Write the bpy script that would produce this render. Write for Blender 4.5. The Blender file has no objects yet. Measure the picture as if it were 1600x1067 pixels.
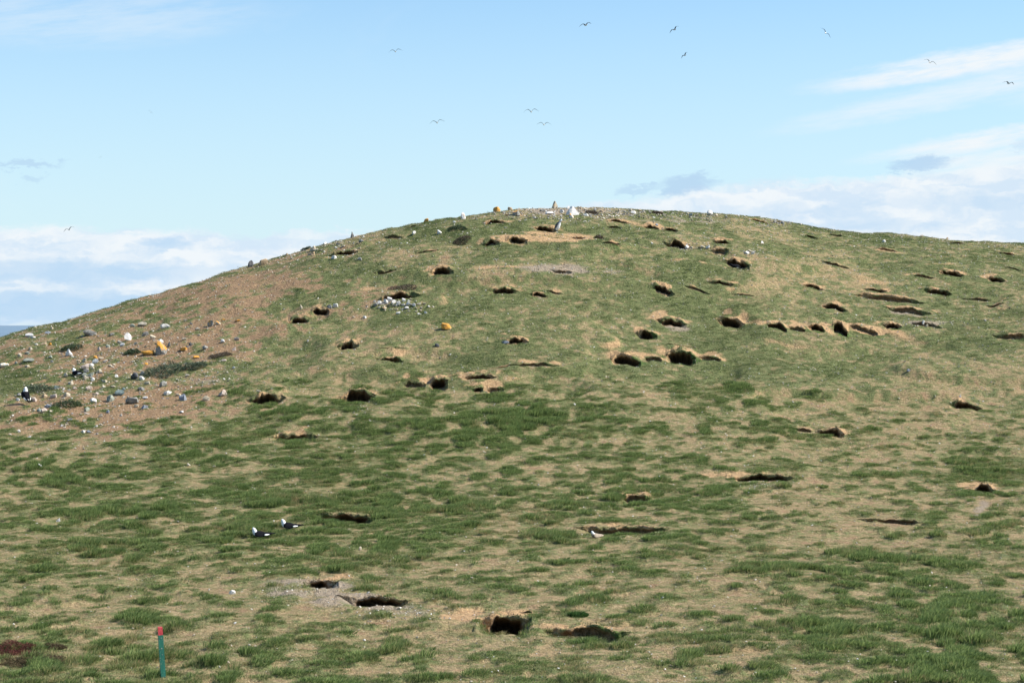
import bpy, math, random
import numpy as np
from mathutils import Vector, Matrix

random.seed(7)
rng = np.random.default_rng(7)
C = bpy.context.scene.collection
SC = bpy.context.scene

# ------------------------------------------------------------------ camera, sky, sun, exposure
F_PX = 2986.0            # focal length in pixels of the 1600 px wide photograph
CAM_Z = 28.0             # eye height above the sea
PITCH = math.atan(25.5 / F_PX)
cam_data = bpy.data.cameras.new('camera')
cam_data.sensor_width = 36.0
cam_data.lens = 36.0 * F_PX / 1600.0
cam_data.clip_start = 0.5
cam_data.clip_end = 200000.0
cam = bpy.data.objects.new('camera', cam_data)
cam.location = (0, 0, CAM_Z)
cam.rotation_euler = (math.pi / 2 - PITCH, 0, 0)
C.objects.link(cam)
SC.camera = cam

SUN_EL = math.radians(42)
SUN_AZ = math.radians(88)          # clockwise from +Y (the view direction): from the right
sun_dir = Vector((math.sin(SUN_AZ) * math.cos(SUN_EL), math.cos(SUN_AZ) * math.cos(SUN_EL), math.sin(SUN_EL)))
sun_data = bpy.data.lights.new('sun', 'SUN')
sun_data.energy = 4.9
sun_data.angle = math.radians(0.53)
sun_data.color = (1.0, 0.95, 0.87)
sun = bpy.data.objects.new('sun', sun_data)
sun.rotation_euler = (-sun_dir).to_track_quat('-Z', 'Y').to_euler()
C.objects.link(sun)

SC.view_settings.view_transform = 'Standard'
SC.view_settings.look = 'None'
SC.view_settings.gamma = 1.0
SC.view_settings.exposure = 0.82
SC.view_settings.use_curve_mapping = False

world = bpy.data.worlds.new('World')
SC.world = world
world.use_nodes = True
wt = world.node_tree
wt.nodes.clear()


class NT:
    """small helper for wiring node trees"""
    def __init__(self, tree):
        self.t = tree

    def n(self, typ, **kw):
        nd = self.t.nodes.new(typ)
        for k, v in kw.items():
            setattr(nd, k, v)
        return nd

    def put(self, sock, v):
        if isinstance(v, (int, float)):
            sock.default_value = v
        elif isinstance(v, tuple):
            sock.default_value = v if len(v) != 3 or sock.type != 'RGBA' else (*v, 1.0)
        else:
            self.t.links.new(v, sock)

    def m(self, op, a, b=None, c=None, clamp=False):
        nd = self.n('ShaderNodeMath', operation=op)
        nd.use_clamp = clamp
        self.put(nd.inputs[0], a)
        if b is not None:
            self.put(nd.inputs[1], b)
        if c is not None:
            self.put(nd.inputs[2], c)
        return nd.outputs[0]

    def vm(self, op, a, b=None):
        nd = self.n('ShaderNodeVectorMath', operation=op)
        self.put(nd.inputs[0], a)
        if b is not None:
            self.put(nd.inputs[1], b)
        return nd.outputs[0]

    def comb(self, x, y, z):
        nd = self.n('ShaderNodeCombineXYZ')
        for s, v in zip(nd.inputs, (x, y, z)):
            self.put(s, v)
        return nd.outputs[0]

    def noise(self, vec, scale, detail=3.0, rough=0.55, dist=0.0):
        nd = self.n('ShaderNodeTexNoise')
        self.put(nd.inputs['Vector'], vec)
        nd.inputs['Scale'].default_value = scale
        nd.inputs['Detail'].default_value = detail
        nd.inputs['Roughness'].default_value = rough
        nd.inputs['Distortion'].default_value = dist
        return nd.outputs['Fac']

    def sstep(self, v, lo, hi):
        nd = self.n('ShaderNodeMapRange', interpolation_type='SMOOTHSTEP')
        self.put(nd.inputs['Value'], v)
        nd.inputs['From Min'].default_value = lo
        nd.inputs['From Max'].default_value = hi
        return nd.outputs['Result']

    def mix(self, f, a, b, mode='MIX'):
        nd = self.n('ShaderNodeMix', data_type='RGBA', blend_type=mode)
        self.put(nd.inputs[0], f)
        self.put(nd.inputs[6], a)
        self.put(nd.inputs[7], b)
        return nd.outputs[2]


def build_sky():
    q = NT(wt)
    out = q.n('ShaderNodeOutputWorld')
    bg = q.n('ShaderNodeBackground')
    sky = q.n('ShaderNodeTexSky', sky_type='NISHITA')
    sky.sun_disc = False
    sky.sun_elevation = SUN_EL
    sky.sun_rotation = SUN_AZ
    sky.air_density = 1.0
    sky.dust_density = 0.2
    sky.ozone_density = 2.0
    tc = q.n('ShaderNodeTexCoord')
    v = q.vm('NORMALIZE', tc.outputs['Generated'])
    sep = q.n('ShaderNodeSeparateXYZ')
    q.put(sep.inputs[0], v)
    x, y, z = sep.outputs
    el = q.m('MULTIPLY', q.m('ARCSINE', z), 57.2958)
    az = q.m('MULTIPLY', q.m('ARCTAN2', x, y), 57.2958)
    k = 57.2958 / F_PX
    P = lambda px, py: ((px - 800) * k, (508 - py) * k)
    base = sky.outputs['Color']
    base = q.mix(1.0, base, SKY_TINT, 'MULTIPLY')
    # pale moisture near the horizon, all round
    base = q.mix(q.m('MULTIPLY', q.sstep(q.m('ABSOLUTE', el), 15.0, 0.0), 0.80), base, HAZE_COL)
    # slightly distorted direction coordinates for soft cloud edges
    nd = q.comb(az, q.m('MULTIPLY', el, 2.6), 0.0)
    w1 = q.m('SUBTRACT', q.noise(nd, 0.55, 5.0, 0.6), 0.5)
    w2 = q.m('SUBTRACT', q.noise(q.vm('ADD', nd, (31.0, 7.0, 3.0)), 1.6, 5.0, 0.6), 0.5)
    w3 = q.m('SUBTRACT', q.noise(q.vm('ADD', nd, (11.0, 17.0, 5.0)), 4.5, 4.0, 0.6), 0.5)
    azd = q.m('ADD', az, q.m('MULTIPLY', w1, 3.0))
    eld = q.m('ADD', el, q.m('ADD', q.m('MULTIPLY', w1, 0.9), q.m('MULTIPLY', w2, 0.5)))

    def blob(px, py, rx, ry, rot, soft_lo=1.0, soft_hi=0.1, a=None, e=None):
        a0, e0 = P(px, py)
        a = azd if a is None else a
        e = eld if e is None else e
        da = q.m('SUBTRACT', a, a0)
        de = q.m('SUBTRACT', e, e0)
        c, s = math.cos(math.radians(rot)), math.sin(math.radians(rot))
        u = q.m('ADD', q.m('MULTIPLY', da, c / (rx * k)), q.m('MULTIPLY', de, s / (rx * k)))
        w = q.m('ADD', q.m('MULTIPLY', da, -s / (ry * k)), q.m('MULTIPLY', de, c / (ry * k)))
        d = q.m('ADD', q.m('MULTIPLY', u, u), q.m('MULTIPLY', w, w))
        return q.sstep(d, soft_lo, soft_hi)

    def addc(cur, f, amount, col):
        return q.mix(q.m('MULTIPLY', f, amount, clamp=True), cur, col)

    white = CLOUD_WHITE
    grey = CLOUD_GREY
    cur = base
    # faint high veil, all round the sky
    veil = q.noise(q.comb(q.m('MULTIPLY', az, 0.35), el, 0.0), 0.22, 5.0, 0.6, 0.6)
    cur = addc(cur, q.sstep(veil, 0.56, 0.85), 0.45, white)
    # long wisps of cirrus that rise to the right
    wisp_tex = q.noise(q.comb(q.m('MULTIPLY', az, 0.5), q.m('SUBTRACT', q.m('MULTIPLY', el, 3.2), q.m('MULTIPLY', az, 0.38)), 5.0), 0.9, 6.0, 0.62)
    wf = q.sstep(wisp_tex, 0.2, 0.7)
    sm_e = q.m('ADD', el, q.m('MULTIPLY', w2, 0.28))
    sm_a = q.m('ADD', az, q.m('MULTIPLY', w1, 1.0))
    for (px, py, rx, ry, rot, am) in ((1490, 112, 285, 26, 8, 0.9), (1450, 165, 300, 26, 10, 0.5),
                                      (1640, 130, 160, 60, 8, 0.35), (1570, 222, 280, 20, 8, 0.9), (1560, 262, 190, 34, 5, 0.7),
                                      (150, 40, 330, 60, 3, 0.3), (1200, 420, 900, 60, 0, 0.5)):
        f = blob(px, py, rx, ry, rot, 1.0, 0.0, sm_a, sm_e)
        cur = addc(cur, q.m('MULTIPLY', f, wf), am * 1.25, white)
    # cloud bank low on the horizon, all the way round, with open gaps
    gap = q.noise(q.comb(q.m('MULTIPLY', az, 0.06), 2.0, 0.0), 1.0, 2.0, 0.5)
    inner = q.noise(q.comb(q.m('MULTIPLY', az, 0.8), q.m('MULTIPLY', eld, 2.4), 9.0), 0.7, 6.0, 0.6, 0.4)
    bank_col = q.mix(q.sstep(inner, 0.36, 0.62), grey, white)
    top = q.m('ADD', 2.2, q.m('MULTIPLY', q.m('SUBTRACT', gap, 0.5), 3.0))
    outf = q.m('MULTIPLY', q.sstep(q.m('ABSOLUTE', az), 17.0, 24.0), q.sstep(q.m('SUBTRACT', eld, top), 0.6, -0.3))
    cur = q.mix(q.m('MULTIPLY', outf, 0.8), cur, bank_col)
    for (px, py, rx, ry, am) in ((150, 425, 520, 72, 1.0), (-200, 440, 600, 92, 1.0), (520, 395, 190, 36, 0.8), (1330, 345, 430, 68, 1.0),
                                 (1650, 335, 420, 82, 1.0), (1050, 345, 280, 36, 0.85)):
        f = blob(px, py, rx, ry, 0, 1.0, 0.55)
        cur = q.mix(q.m('MULTIPLY', f, am, clamp=True), cur, bank_col)
    # long blue-grey undersides low in the left bank
    for (px, py, rx, ry, am) in ((110, 428, 300, 26, 0.6), (60, 480, 420, 34, 0.8), (250, 385, 55, 14, 0.55), (1200, 335, 190, 16, 0.3), (1500, 322, 220, 18, 0.35),
                                 (1380, 358, 150, 12, 0.3)):
        cur = addc(cur, blob(px, py, rx, ry, 0, 1.0, 0.0), am, CLOUD_BLUE)
    # small dark scuds above the bank
    for (px, py, rx, ry, rot, am) in ((1070, 290, 58, 19, 5, 0.9), (990, 299, 40, 10, 3, 0.7), (1425, 263, 62, 15, 6, 0.9), (62, 265, 62, 8, 1, 0.7),
                                      (64, 287, 24, 8, 0, 0.5), (1585, 238, 30, 10, 0, 0.35)):
        f = blob(px, py, rx, ry, rot, 1.0, 0.1, q.m('ADD', az, q.m('MULTIPLY', w2, 1.5)), q.m('ADD', el, q.m('ADD', q.m('MULTIPLY', w3, 0.4), q.m('MULTIPLY', w2, 0.7))))
        cur = addc(cur, f, am * 0.72, CLOUD_SCUD)
    q.put(bg.inputs['Color'], cur)
    bg.inputs['Strength'].default_value = 0.078
    wt.links.new(bg.outputs[0], out.inputs[0])


# radiances before the background strength of 0.12
SKY_TINT = (0.86, 1.15, 1.30)
HAZE_COL = (5.0, 6.15, 6.8)
CLOUD_WHITE = (6.4, 6.8, 7.1)
CLOUD_GREY = (4.9, 5.9, 6.9)
CLOUD_BLUE = (3.3, 4.9, 6.6)
CLOUD_SCUD = (3.2, 4.5, 6.2)
build_sky()

# ------------------------------------------------------------------ small helpers
def link_mesh(name, me, mats=(), parent=None):
    o = bpy.data.objects.new(name, me)
    C.objects.link(o)
    for m in mats if isinstance(mats, (list, tuple)) else (mats,):
        me.materials.append(m)
    if parent is not None:
        o.parent = parent
    return o


def mesh_np(name, verts, faces, smooth=True):
    """verts (n,3), faces (m,k) numpy or list of numpy arrays with k columns"""
    me = bpy.data.meshes.new(name)
    if isinstance(faces, np.ndarray):
        faces = [faces]
    nv = len(verts)
    me.vertices.add(nv)
    me.vertices.foreach_set('co', np.asarray(verts, dtype=np.float32).ravel())
    idx = np.concatenate([f.ravel() for f in faces]).astype(np.int32)
    tot = np.concatenate([np.full(len(f), f.shape[1]) for f in faces]).astype(np.int32)
    start = np.concatenate([[0], np.cumsum(tot)[:-1]]).astype(np.int32)
    me.loops.add(len(idx))
    me.loops.foreach_set('vertex_index', idx)
    me.polygons.add(len(tot))
    me.polygons.foreach_set('loop_start', start)
    me.polygons.foreach_set('loop_total', tot)
    me.update(calc_edges=True)
    me.validate()
    if smooth:
        me.shade_smooth()
    return me


def tag(o, label=None, cat=None, group=None, kind=None):
    if label: o['label'] = label
    if cat: o['category'] = cat
    if group: o['group'] = group
    if kind: o['kind'] = kind
    return o


def empty(name, loc, rz=0.0):
    o = bpy.data.objects.new(name, None)
    o.empty_display_size = 0.1
    o.location = loc
    o.rotation_euler = (0, 0, rz)
    C.objects.link(o)
    return o


def _hash(ix, iy, seed):
    with np.errstate(over='ignore'):
        h = (ix.astype(np.uint32) * np.uint32(374761393) + iy.astype(np.uint32) * np.uint32(668265263)
             + np.uint32((seed * 2654435761) & 0xFFFFFFFF))
        h = (h ^ (h >> np.uint32(13))) * np.uint32(1274126177)
        h = h ^ (h >> np.uint32(16))
    return (h & np.uint32(0xFFFFFF)).astype(np.float64) / float(0xFFFFFF) * 2 - 1


def vnoise(x, y, seed):
    xf, yf = np.floor(x), np.floor(y)
    ix, iy = xf.astype(np.int64), yf.astype(np.int64)
    fx, fy = x - xf, y - yf
    fx = fx * fx * fx * (fx * (fx * 6 - 15) + 10)
    fy = fy * fy * fy * (fy * (fy * 6 - 15) + 10)
    a, b = _hash(ix, iy, seed), _hash(ix + 1, iy, seed)
    c, d = _hash(ix, iy + 1, seed), _hash(ix + 1, iy + 1, seed)
    return (a * (1 - fx) + b * fx) * (1 - fy) + (c * (1 - fx) + d * fx) * fy


def fbm(x, y, wl, octs=3, seed=0, gain=0.5):
    """value noise in [-1,1], wl = wavelength in metres"""
    t, amp, tot = 0.0, 1.0, 0.0
    ca, sa = math.cos(0.7), math.sin(0.7)
    for k in range(octs):
        t = t + amp * vnoise(x / wl, y / wl, seed * 17 + k)
        tot += amp
        amp *= gain
        wl *= 0.5
        x, y = x * ca - y * sa + 3.1, x * sa + y * ca - 1.7
    return t / tot


def smooth(a, b, v):
    t = np.clip((v - a) / (b - a), 0, 1)
    return t * t * (3 - 2 * t)


# ------------------------------------------------------------------ the shape of the ground
cp, sp = math.cos(PITCH), math.sin(PITCH)


def ray(px, py):
    """pixel of the photograph -> direction with horizontal length 1"""
    dx = (px - 800.0)
    up = -(py - 533.5)
    y = F_PX * cp + up * sp
    z = -F_PX * sp + up * cp
    h = np.hypot(dx, y)
    return dx / h, y / h, z / h


def project(x, y, z):
    """world point -> pixel of the photograph"""
    zz = z - CAM_Z
    f = y * cp - zz * sp
    u = y * sp + zz * cp
    f = np.where(f > 0.1, f, 0.1)
    return 800 + F_PX * x / f, 533.5 - F_PX * u / f


sil = [(-1400, 700), (-900, 660), (-400, 606), (-150, 560), (0, 527), (25, 518), (57, 510), (80, 504.5), (100, 500), (120, 495), (150, 485), (200, 470), (250, 457),
       (300, 442), (350, 426), (380, 418), (400, 414), (450, 399), (475, 390), (500, 382), (525, 376), (550, 370), (600, 358), (650, 349),
       (700, 340), (750, 333), (800, 326), (850, 323.5), (900, 324), (950, 325), (1000, 327), (1050, 330), (1100, 334), (1150, 338),
       (1200, 342.5), (1250, 351), (1300, 359), (1350, 364.5), (1400, 366.5), (1450, 370), (1500, 374), (1550, 377), (1600, 380),
       (1900, 402), (2500, 470), (3400, 600)]
sx = np.array([s[0] for s in sil], float)
sy = np.array([s[1] for s in sil], float)
rx_, ry_, rz_ = ray(sx, sy)
AZ_T = np.radians(np.arange(-60, 60.01, 0.1))
TAN_T = np.interp(AZ_T, np.arctan2(rx_, ry_), rz_)
kern = np.ones(5) / 5
TAN_T = np.convolve(np.pad(TAN_T, 2, mode='edge'), kern, mode='valid')
D_T = 113 + 9 * np.clip(np.degrees(AZ_T) / 15, -1.2, 2)
NEAR_R = np.array([0, 6, 12, 20, 28, 34, 42, 50, 60, 400.0])
NEAR_Z = np.array([-1.7, -1.9, -3.2, -5.1, -6.15, -6.38, -6.32, -6.2, -6.1, -6.1])


def prof(r, D, zc):
    zn = np.interp(r, NEAR_R, NEAR_Z)
    t = np.clip((r - 48) / (D - 48), 0, 1)
    S = smooth(0, 1, t ** 1.5)
    z = zn + (zc + 6.1) * S
    dr = np.clip((r - D) / 170.0, 0, 1)
    return z - (zc + 36) * (dr * dr * (3 - 2 * dr)) - np.clip(r - D, 0, 40) * 0.03


rr_ = np.arange(60, 175, 0.25)
ZC_T = TAN_T * D_T
for _ in range(8):
    zz_ = prof(rr_[None, :], D_T[:, None], ZC_T[:, None])
    ZC_T = ZC_T + (TAN_T - (zz_ / rr_[None, :]).max(axis=1)) * D_T
ZC_T = np.clip(ZC_T, -9, 12)


def H(x, y):
    """height of the ground (world z), without the burrows"""
    x = np.asarray(x, float); y = np.asarray(y, float)
    r = np.hypot(x, y)
    az = np.arctan2(x, y)
    zc = np.interp(az, AZ_T, ZC_T)
    D = np.interp(az, AZ_T, D_T)
    side = smooth(math.radians(60), math.radians(80), np.abs(az))
    zc = zc * (1 - side) + -7.0 * side
    z = prof(r, D, zc)
    fade = smooth(3, 25, r)
    hillw = smooth(62, 85, r)
    leftw = smooth(-0.05, -0.2, az)
    z = z + fade * (fbm(x, y, 9.0, 2, 1) * 0.10 + fbm(x, y, 2.6, 2, 2) * (0.07 + 0.04 * hillw + 0.03 * leftw) + fbm(x, y, 0.8, 2, 3) * (0.035 + 0.012 * hillw + 0.02 * leftw))
    cn = fbm(x, y, 0.58, 3, 60, 0.6)
    z = z + fade * (1 - 0.4 * hillw) * 0.075 * smooth(-0.05, 0.5, cn)
    # low terraces along the hill side
    tz = fbm(x, y * 2.2, 7.0, 2, 5)
    z = z + fade * hillw * 0.26 * (smooth(-0.06, 0.13, tz) - 0.4) * (1 - leftw) * smooth(110, 100, r) - 0.045 * hillw
    return z + CAM_Z


def ground_at(px, py):
    """pixel -> point of the ground seen there (nearest pass for the crest)"""
    dx, dy, dz = ray(float(px), float(py))
    rs = np.arange(26, 150, 0.06)
    hz = H(rs * dx, rs * dy)
    gap = CAM_Z + rs * dz - hz
    hit = np.nonzero(gap <= 0)[0]
    if len(hit):
        r = rs[hit[0]]
    else:
        m = (rs > 80) & (rs < 130)
        r = rs[m][np.argmin(gap[m])]
    return r * dx, r * dy, r


# ------------------------------------------------------------------ burrows: px, py, width, height of the dark mouth (photo pixels), style, flags, label
# style: t = tunnel, b = shallow eroded bank;  flags: g = lush grass at its foot, v = gravel apron, m = wide bare mound, l/r = soil to one side, n = little bare soil
BUR = [
 (773,348,22,7,'t','m','small dark burrow below the orange stones on the left crest'),
 (647,355,13,6,'t','n','tiny burrow just under the left skyline below an orange stone'),
 (614,369,20,5,'b','n','thin shadowed scrape under the left skyline'),
 (535,396,30,9,'t','n','wide dark burrow with a white stone at its left end near the left ridge'),
 (690,424,24,12,'t','ml','dark burrow with crumbling soil on its left, high on the left hillside'),
 (767,380,16,7,'t','m','small burrow beneath a sandy bank, left of the penguin'),
 (786,454,30,9,'t','m','burrow under a sandy lip in the middle of the hill'),
 (623,463,44,11,'t','','wide burrow directly above the heap of white stones'),
 (501,485,20,12,'t','','brown burrow with pale stones on its right end'),
 (467,501,24,9,'t','l','small burrow with dark tuft on its left, below the burrow with pale stones'),
 (543,540,19,15,'t','m','deep square burrow with a green tuft on its right side'),
 (609,564,27,12,'t','','single black oval burrow in open turf, left of centre'),
 (417,624,36,16,'t','m','ragged burrow with overhanging roots at the edge of the stony slope'),
 (559,618,34,19,'t','m','large black burrow under a broad straw-coloured mound'),
 (686,597,20,17,'t','ml','narrow burrow to the right of a rounded tan mound'),
 (750,589,32,11,'t','m','slanting burrow slit under a sandy lip, left of centre'),
 (746,607,10,8,'t','r','small burrow at the left end of a bare hummock'),
 (462,682,46,16,'t','','wide shadowed burrow in thick grass below the stony slope'),
 (602,426,22,8,'b','n','dark tuft-filled scrape on the left hillside'),
 (668,393,22,4,'b','g','thin green-lined scrape high on the left hillside'),
 (851,357,21,9,'t','m','burrow right beside the standing penguin'),
 (808,375,21,9,'t','m','dark burrow below and left of the standing penguin'),
 (966,346,20,5,'t','m','small burrow right under the rocky summit'),
 (960,355,13,4,'t','','tiny burrow just below the one under the rocky summit'),
 (1018,355,17,6,'t','m','small burrow with a grey pebble at its right end near the summit'),
 (1047,359,19,5,'t','v','small burrow above a grey gravel fan near the summit'),
 (904,371,9,7,'b','m','small notch in the sandy bank right of the penguin'),
 (954,380,18,5,'b','g','low brown scrape in green turf below the summit'),
 (1056,382,25,10,'t','v','dark burrow with white stones spilling from its right end'),
 (1127,378,15,7,'t','m','small black burrow under a sandy patch below the right crest'),
 (1125,391,15,9,'b','g','brown brushy hollow just below a small black burrow'),
 (1151,412,26,11,'t','','burrow with a dark penguin lying in its mouth'),
 (1127,443,26,7,'t','m','flat burrow under a bright sandy lip on the right hillside'),
 (877,425,20,6,'b','v','low scrape in the grey gravel patch at mid hill'),
 (841,460,17,6,'t','v','small slanting burrow at mid hill with gravel on its left'),
 (866,457,15,4,'b','g','thin grassy scrape right of a small slanting burrow'),
 (1036,454,22,10,'t','mv','burrow with crumbling clods on both sides'),
 (1089,453,26,5,'b','g','low brown bank over lush grass right of the clod-edged burrow'),
 (1161,461,20,4,'b','g','thin dark slit in turf on the right hillside'),
 (1049,502,29,12,'t','mv','burrow with orange soil above and grey gravel below'),
 (1142,503,27,16,'t','m','round black burrow at right of centre'),
 (1010,523,20,13,'t','mg','burrow whose bank runs right over lush green grass'),
 (978,562,38,16,'t','mg','burrow with light sandy rim at the left of a pair in one bank'),
 (1064,556,34,21,'t','mg','largest hillside burrow, a tall black slanting mouth'),
 (806,532,24,9,'t','m','burrow with a pale blue stone before it'),
 (821,571,62,7,'b','m','long low brown bank left of the paired burrows'),
 (1187,347,17,4,'t','m','little burrow on the right crest'),
 (1267,370,10,4,'t','','tiny dark burrow just under the right skyline'),
 (1308,368,15,5,'b','m','brown eroded notch under the right skyline'),
 (1387,391,18,5,'b','v','brown scrape with white gravel on its right, high on the right'),
 (1305,413,28,6,'b','','brown ragged bank on the upper right hillside'),
 (1486,427,25,9,'t','m','oval burrow with a broad sandy collar on the upper right'),
 (1557,436,15,7,'t','ml','small burrow with sandy streak leading to it from the upper left'),
 (1271,449,17,7,'t','mg','small burrow with bright green grass to its right'),
 (1368,454,22,5,'t','m','thin burrow slit under a long sandy streak'),
 (1464,457,28,10,'t','mg','dark burrow with sandy bank above, right part of the hill'),
 (1304,480,25,8,'t','m','flat black burrow with sandy corner on its left'),
 (1390,467,66,11,'b','m','long brown eroded bank on the right hillside'),
 (1419,485,44,9,'b','mv','brown bank with a gravel trail running down right'),
 (1214,510,29,10,'t','m','black burrow at the left end of the long terrace'),
 (1276,512,17,10,'t','mg','small burrow left of the green notch in the long terrace'),
 (1313,512,22,14,'t','mg','dark burrow right of the green notch in the long terrace'),
 (1394,508,18,9,'t','mg','small slanting burrow near the right end of the long terrace'),
 (1446,507,30,6,'b','vg','brown scrape at the right end of the long terrace'),
 (1525,468,28,5,'b','','low pink-brown bank near the right edge'),
 (1555,478,13,5,'b','n','little dark hollow near the right edge below a low bank'),
 (1584,420,15,5,'b','n','grassy hollow at the upper right edge'),
 (1582,525,38,9,'b','g','grass-lined hollow at the right edge'),
 (1497,381,19,4,'t','','thin burrow slit on the far right skyline'),
 (1572,397,15,4,'t','m','tiny burrow in a sandy patch near the far right skyline'),
 (1443,432,22,5,'b','m','brown notch in a sandy streak left of the oval collared burrow'),
 (1509,635,30,14,'t','','brown root-hung burrow by a tuft with a white stone, right side'),
 (1297,676,34,15,'t','m','slanting dark burrow under an orange lip in the lower right turf'),
 (1256,672,19,7,'b','l','small shallow scrape left of the slanting orange-lipped burrow'),
 (1534,768,34,15,'t','mv','burrow under a bright orange patch near the right edge'),
 (1190,746,64,12,'t','mlg','long low burrow with orange soil on its left, lower right'),
 (1394,813,62,6,'b','n','faint long brown bank in the lower right turf'),
 (499,909,27,14,'t','mv','brown burrow above the grey gravel fan in the foreground'),
 (585,935,66,13,'t','lv','long dark undercut bank right of the grey gravel fan'),
 (537,806,62,13,'t','n','dark overgrown trench right of the two sitting gulls'),
 (788,966,48,25,'t','mlv','largest foreground burrow, a black mouth beside a bare pale slope'),
 (914,984,80,17,'b','mg','crumbling undercut bank running right from the largest foreground burrow'),
 (993,775,27,12,'b','m','small crumbling burrow under a bright dry patch, right of centre'),
 (1246,514,24,8,'b','mg','short brown bank between the black burrow and the green notch of the long terrace'),
 (1350,514,40,8,'b','mg','clod-strewn middle stretch of the long terrace bank'),
 (1021,561,26,9,'b','m','crumbling earth bank joining the two large paired burrows'),
 (1110,560,24,8,'b','m','earth bank running right from the largest hillside burrow'),
 (648,599,28,11,'b','m','rounded tan earth mound left of a narrow burrow'),
 (775,608,16,8,'b','m','bare eroded hummock right of a very small burrow'),
 (975,825,86,12,'b','g','brown bank hung with tufts beside the pale young gull'),
]


class Burrow:
    pass


BS = []
for (px, py, w, h, st, fl, lab) in BUR:
    b = Burrow()
    b.px, b.py, b.wp, b.hp, b.st, b.fl, b.label = px, py, w, h, st, fl, lab
    b.x, b.y, b.r = ground_at(px, py)
    n = math.hypot(b.x, b.y)
    b.ty = (b.x / n, b.y / n)          # away from the viewer
    b.tx = (b.ty[1], -b.ty[0])         # to the right
    b.w = w * b.r / F_PX * 1.12
    b.h = max(h * b.r / F_PX, 0.12) * 1.02
    if st == 'b':
        b.h *= 0.9
    near = b.r < 66
    if near: b.h *= 1.22
    else: b.h *= 0.90; b.w *= 0.94
    b.Hd, b.Hm = (0.92 * b.h, 0.16 * b.h) if near else (0.70 * b.h, 0.38 * b.h)
    b.front = (7.0 if near else 2.6) * b.h
    b.back = 2.6 * b.h + 0.1
    b.W = b.w / 2 + max(0.28, 0.35 * b.w)
    b.curve = 0.25 * b.w * (0.5 + rng.random()) * (1 if st == 't' else 0.4)
    b.skew = rng.normal() * 0.25
    b.seed = len(BS) + 100
    BS.append(b)


def local(b, x, y):
    dx, dy = x - b.x, y - b.y
    return dx * b.tx[0] + dy * b.tx[1], dx * b.ty[0] + dy * b.ty[1]


for _ in range(3):         # keep neighbouring patches from overlapping
    for i, a in enumerate(BS):
        for j, b in enumerate(BS):
            if i == j:
                continue
            s, t = local(a, b.x, b.y)
            ov_s = (a.W + b.W) - abs(s)
            if t >= 0:
                ov_t = (a.back + b.front) - t
            else:
                ov_t = (a.front + b.back) - (-t)
            if ov_s > 0 and ov_t > 0:
                if ov_s < ov_t * 0.8 and ov_s < 1.2:
                    a.W = max(a.w / 2 + 0.05, a.W - ov_s / 2 - 0.02)
                    b.W = max(b.w / 2 + 0.05, b.W - ov_s / 2 - 0.02)
                elif t >= 0:
                    a.back = max(0.25, a.back - ov_t * 0.5); b.front = max(0.35, b.front - ov_t * 0.6)
                else:
                    a.front = max(0.35, a.front - ov_t * 0.6); b.back = max(0.25, b.back - ov_t * 0.5)


def wall_line(b, s):
    """where the face of the hole stands, in metres behind the burrow point"""
    k = np.clip(s / b.W, -1, 1)
    ragged = fbm(s + b.seed * 9.1, s * 0 + b.seed, 0.35, 3, b.seed) * 0.16 * min(1, b.h / 0.25)
    return b.curve * (1 - k * k) * 0.8 - b.curve * 0.4 + b.skew * s * 0.5 * (1 - k * k) + ragged * (1 - k ** 4)


def dep(b, s, t, tw):
    ws = smooth(b.W, b.w * 0.36, np.abs(s))
    return b.Hd * ws * smooth(-b.front, -0.05, t - tw) ** 1.3


def mound(b, s, t, tw):
    ws = smooth(b.W, b.w * 0.3, np.abs(s)) * (1 + 0.95 * fbm(s * 1.0 + b.seed * 3.3, t * 0.7 + b.seed, max(0.22, 0.35 * b.w), 2, b.seed + 7))
    k = np.clip((t - tw) / b.back, 0, 1)
    return b.Hm * ws * (1 - smooth(0, 1, k))


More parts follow.
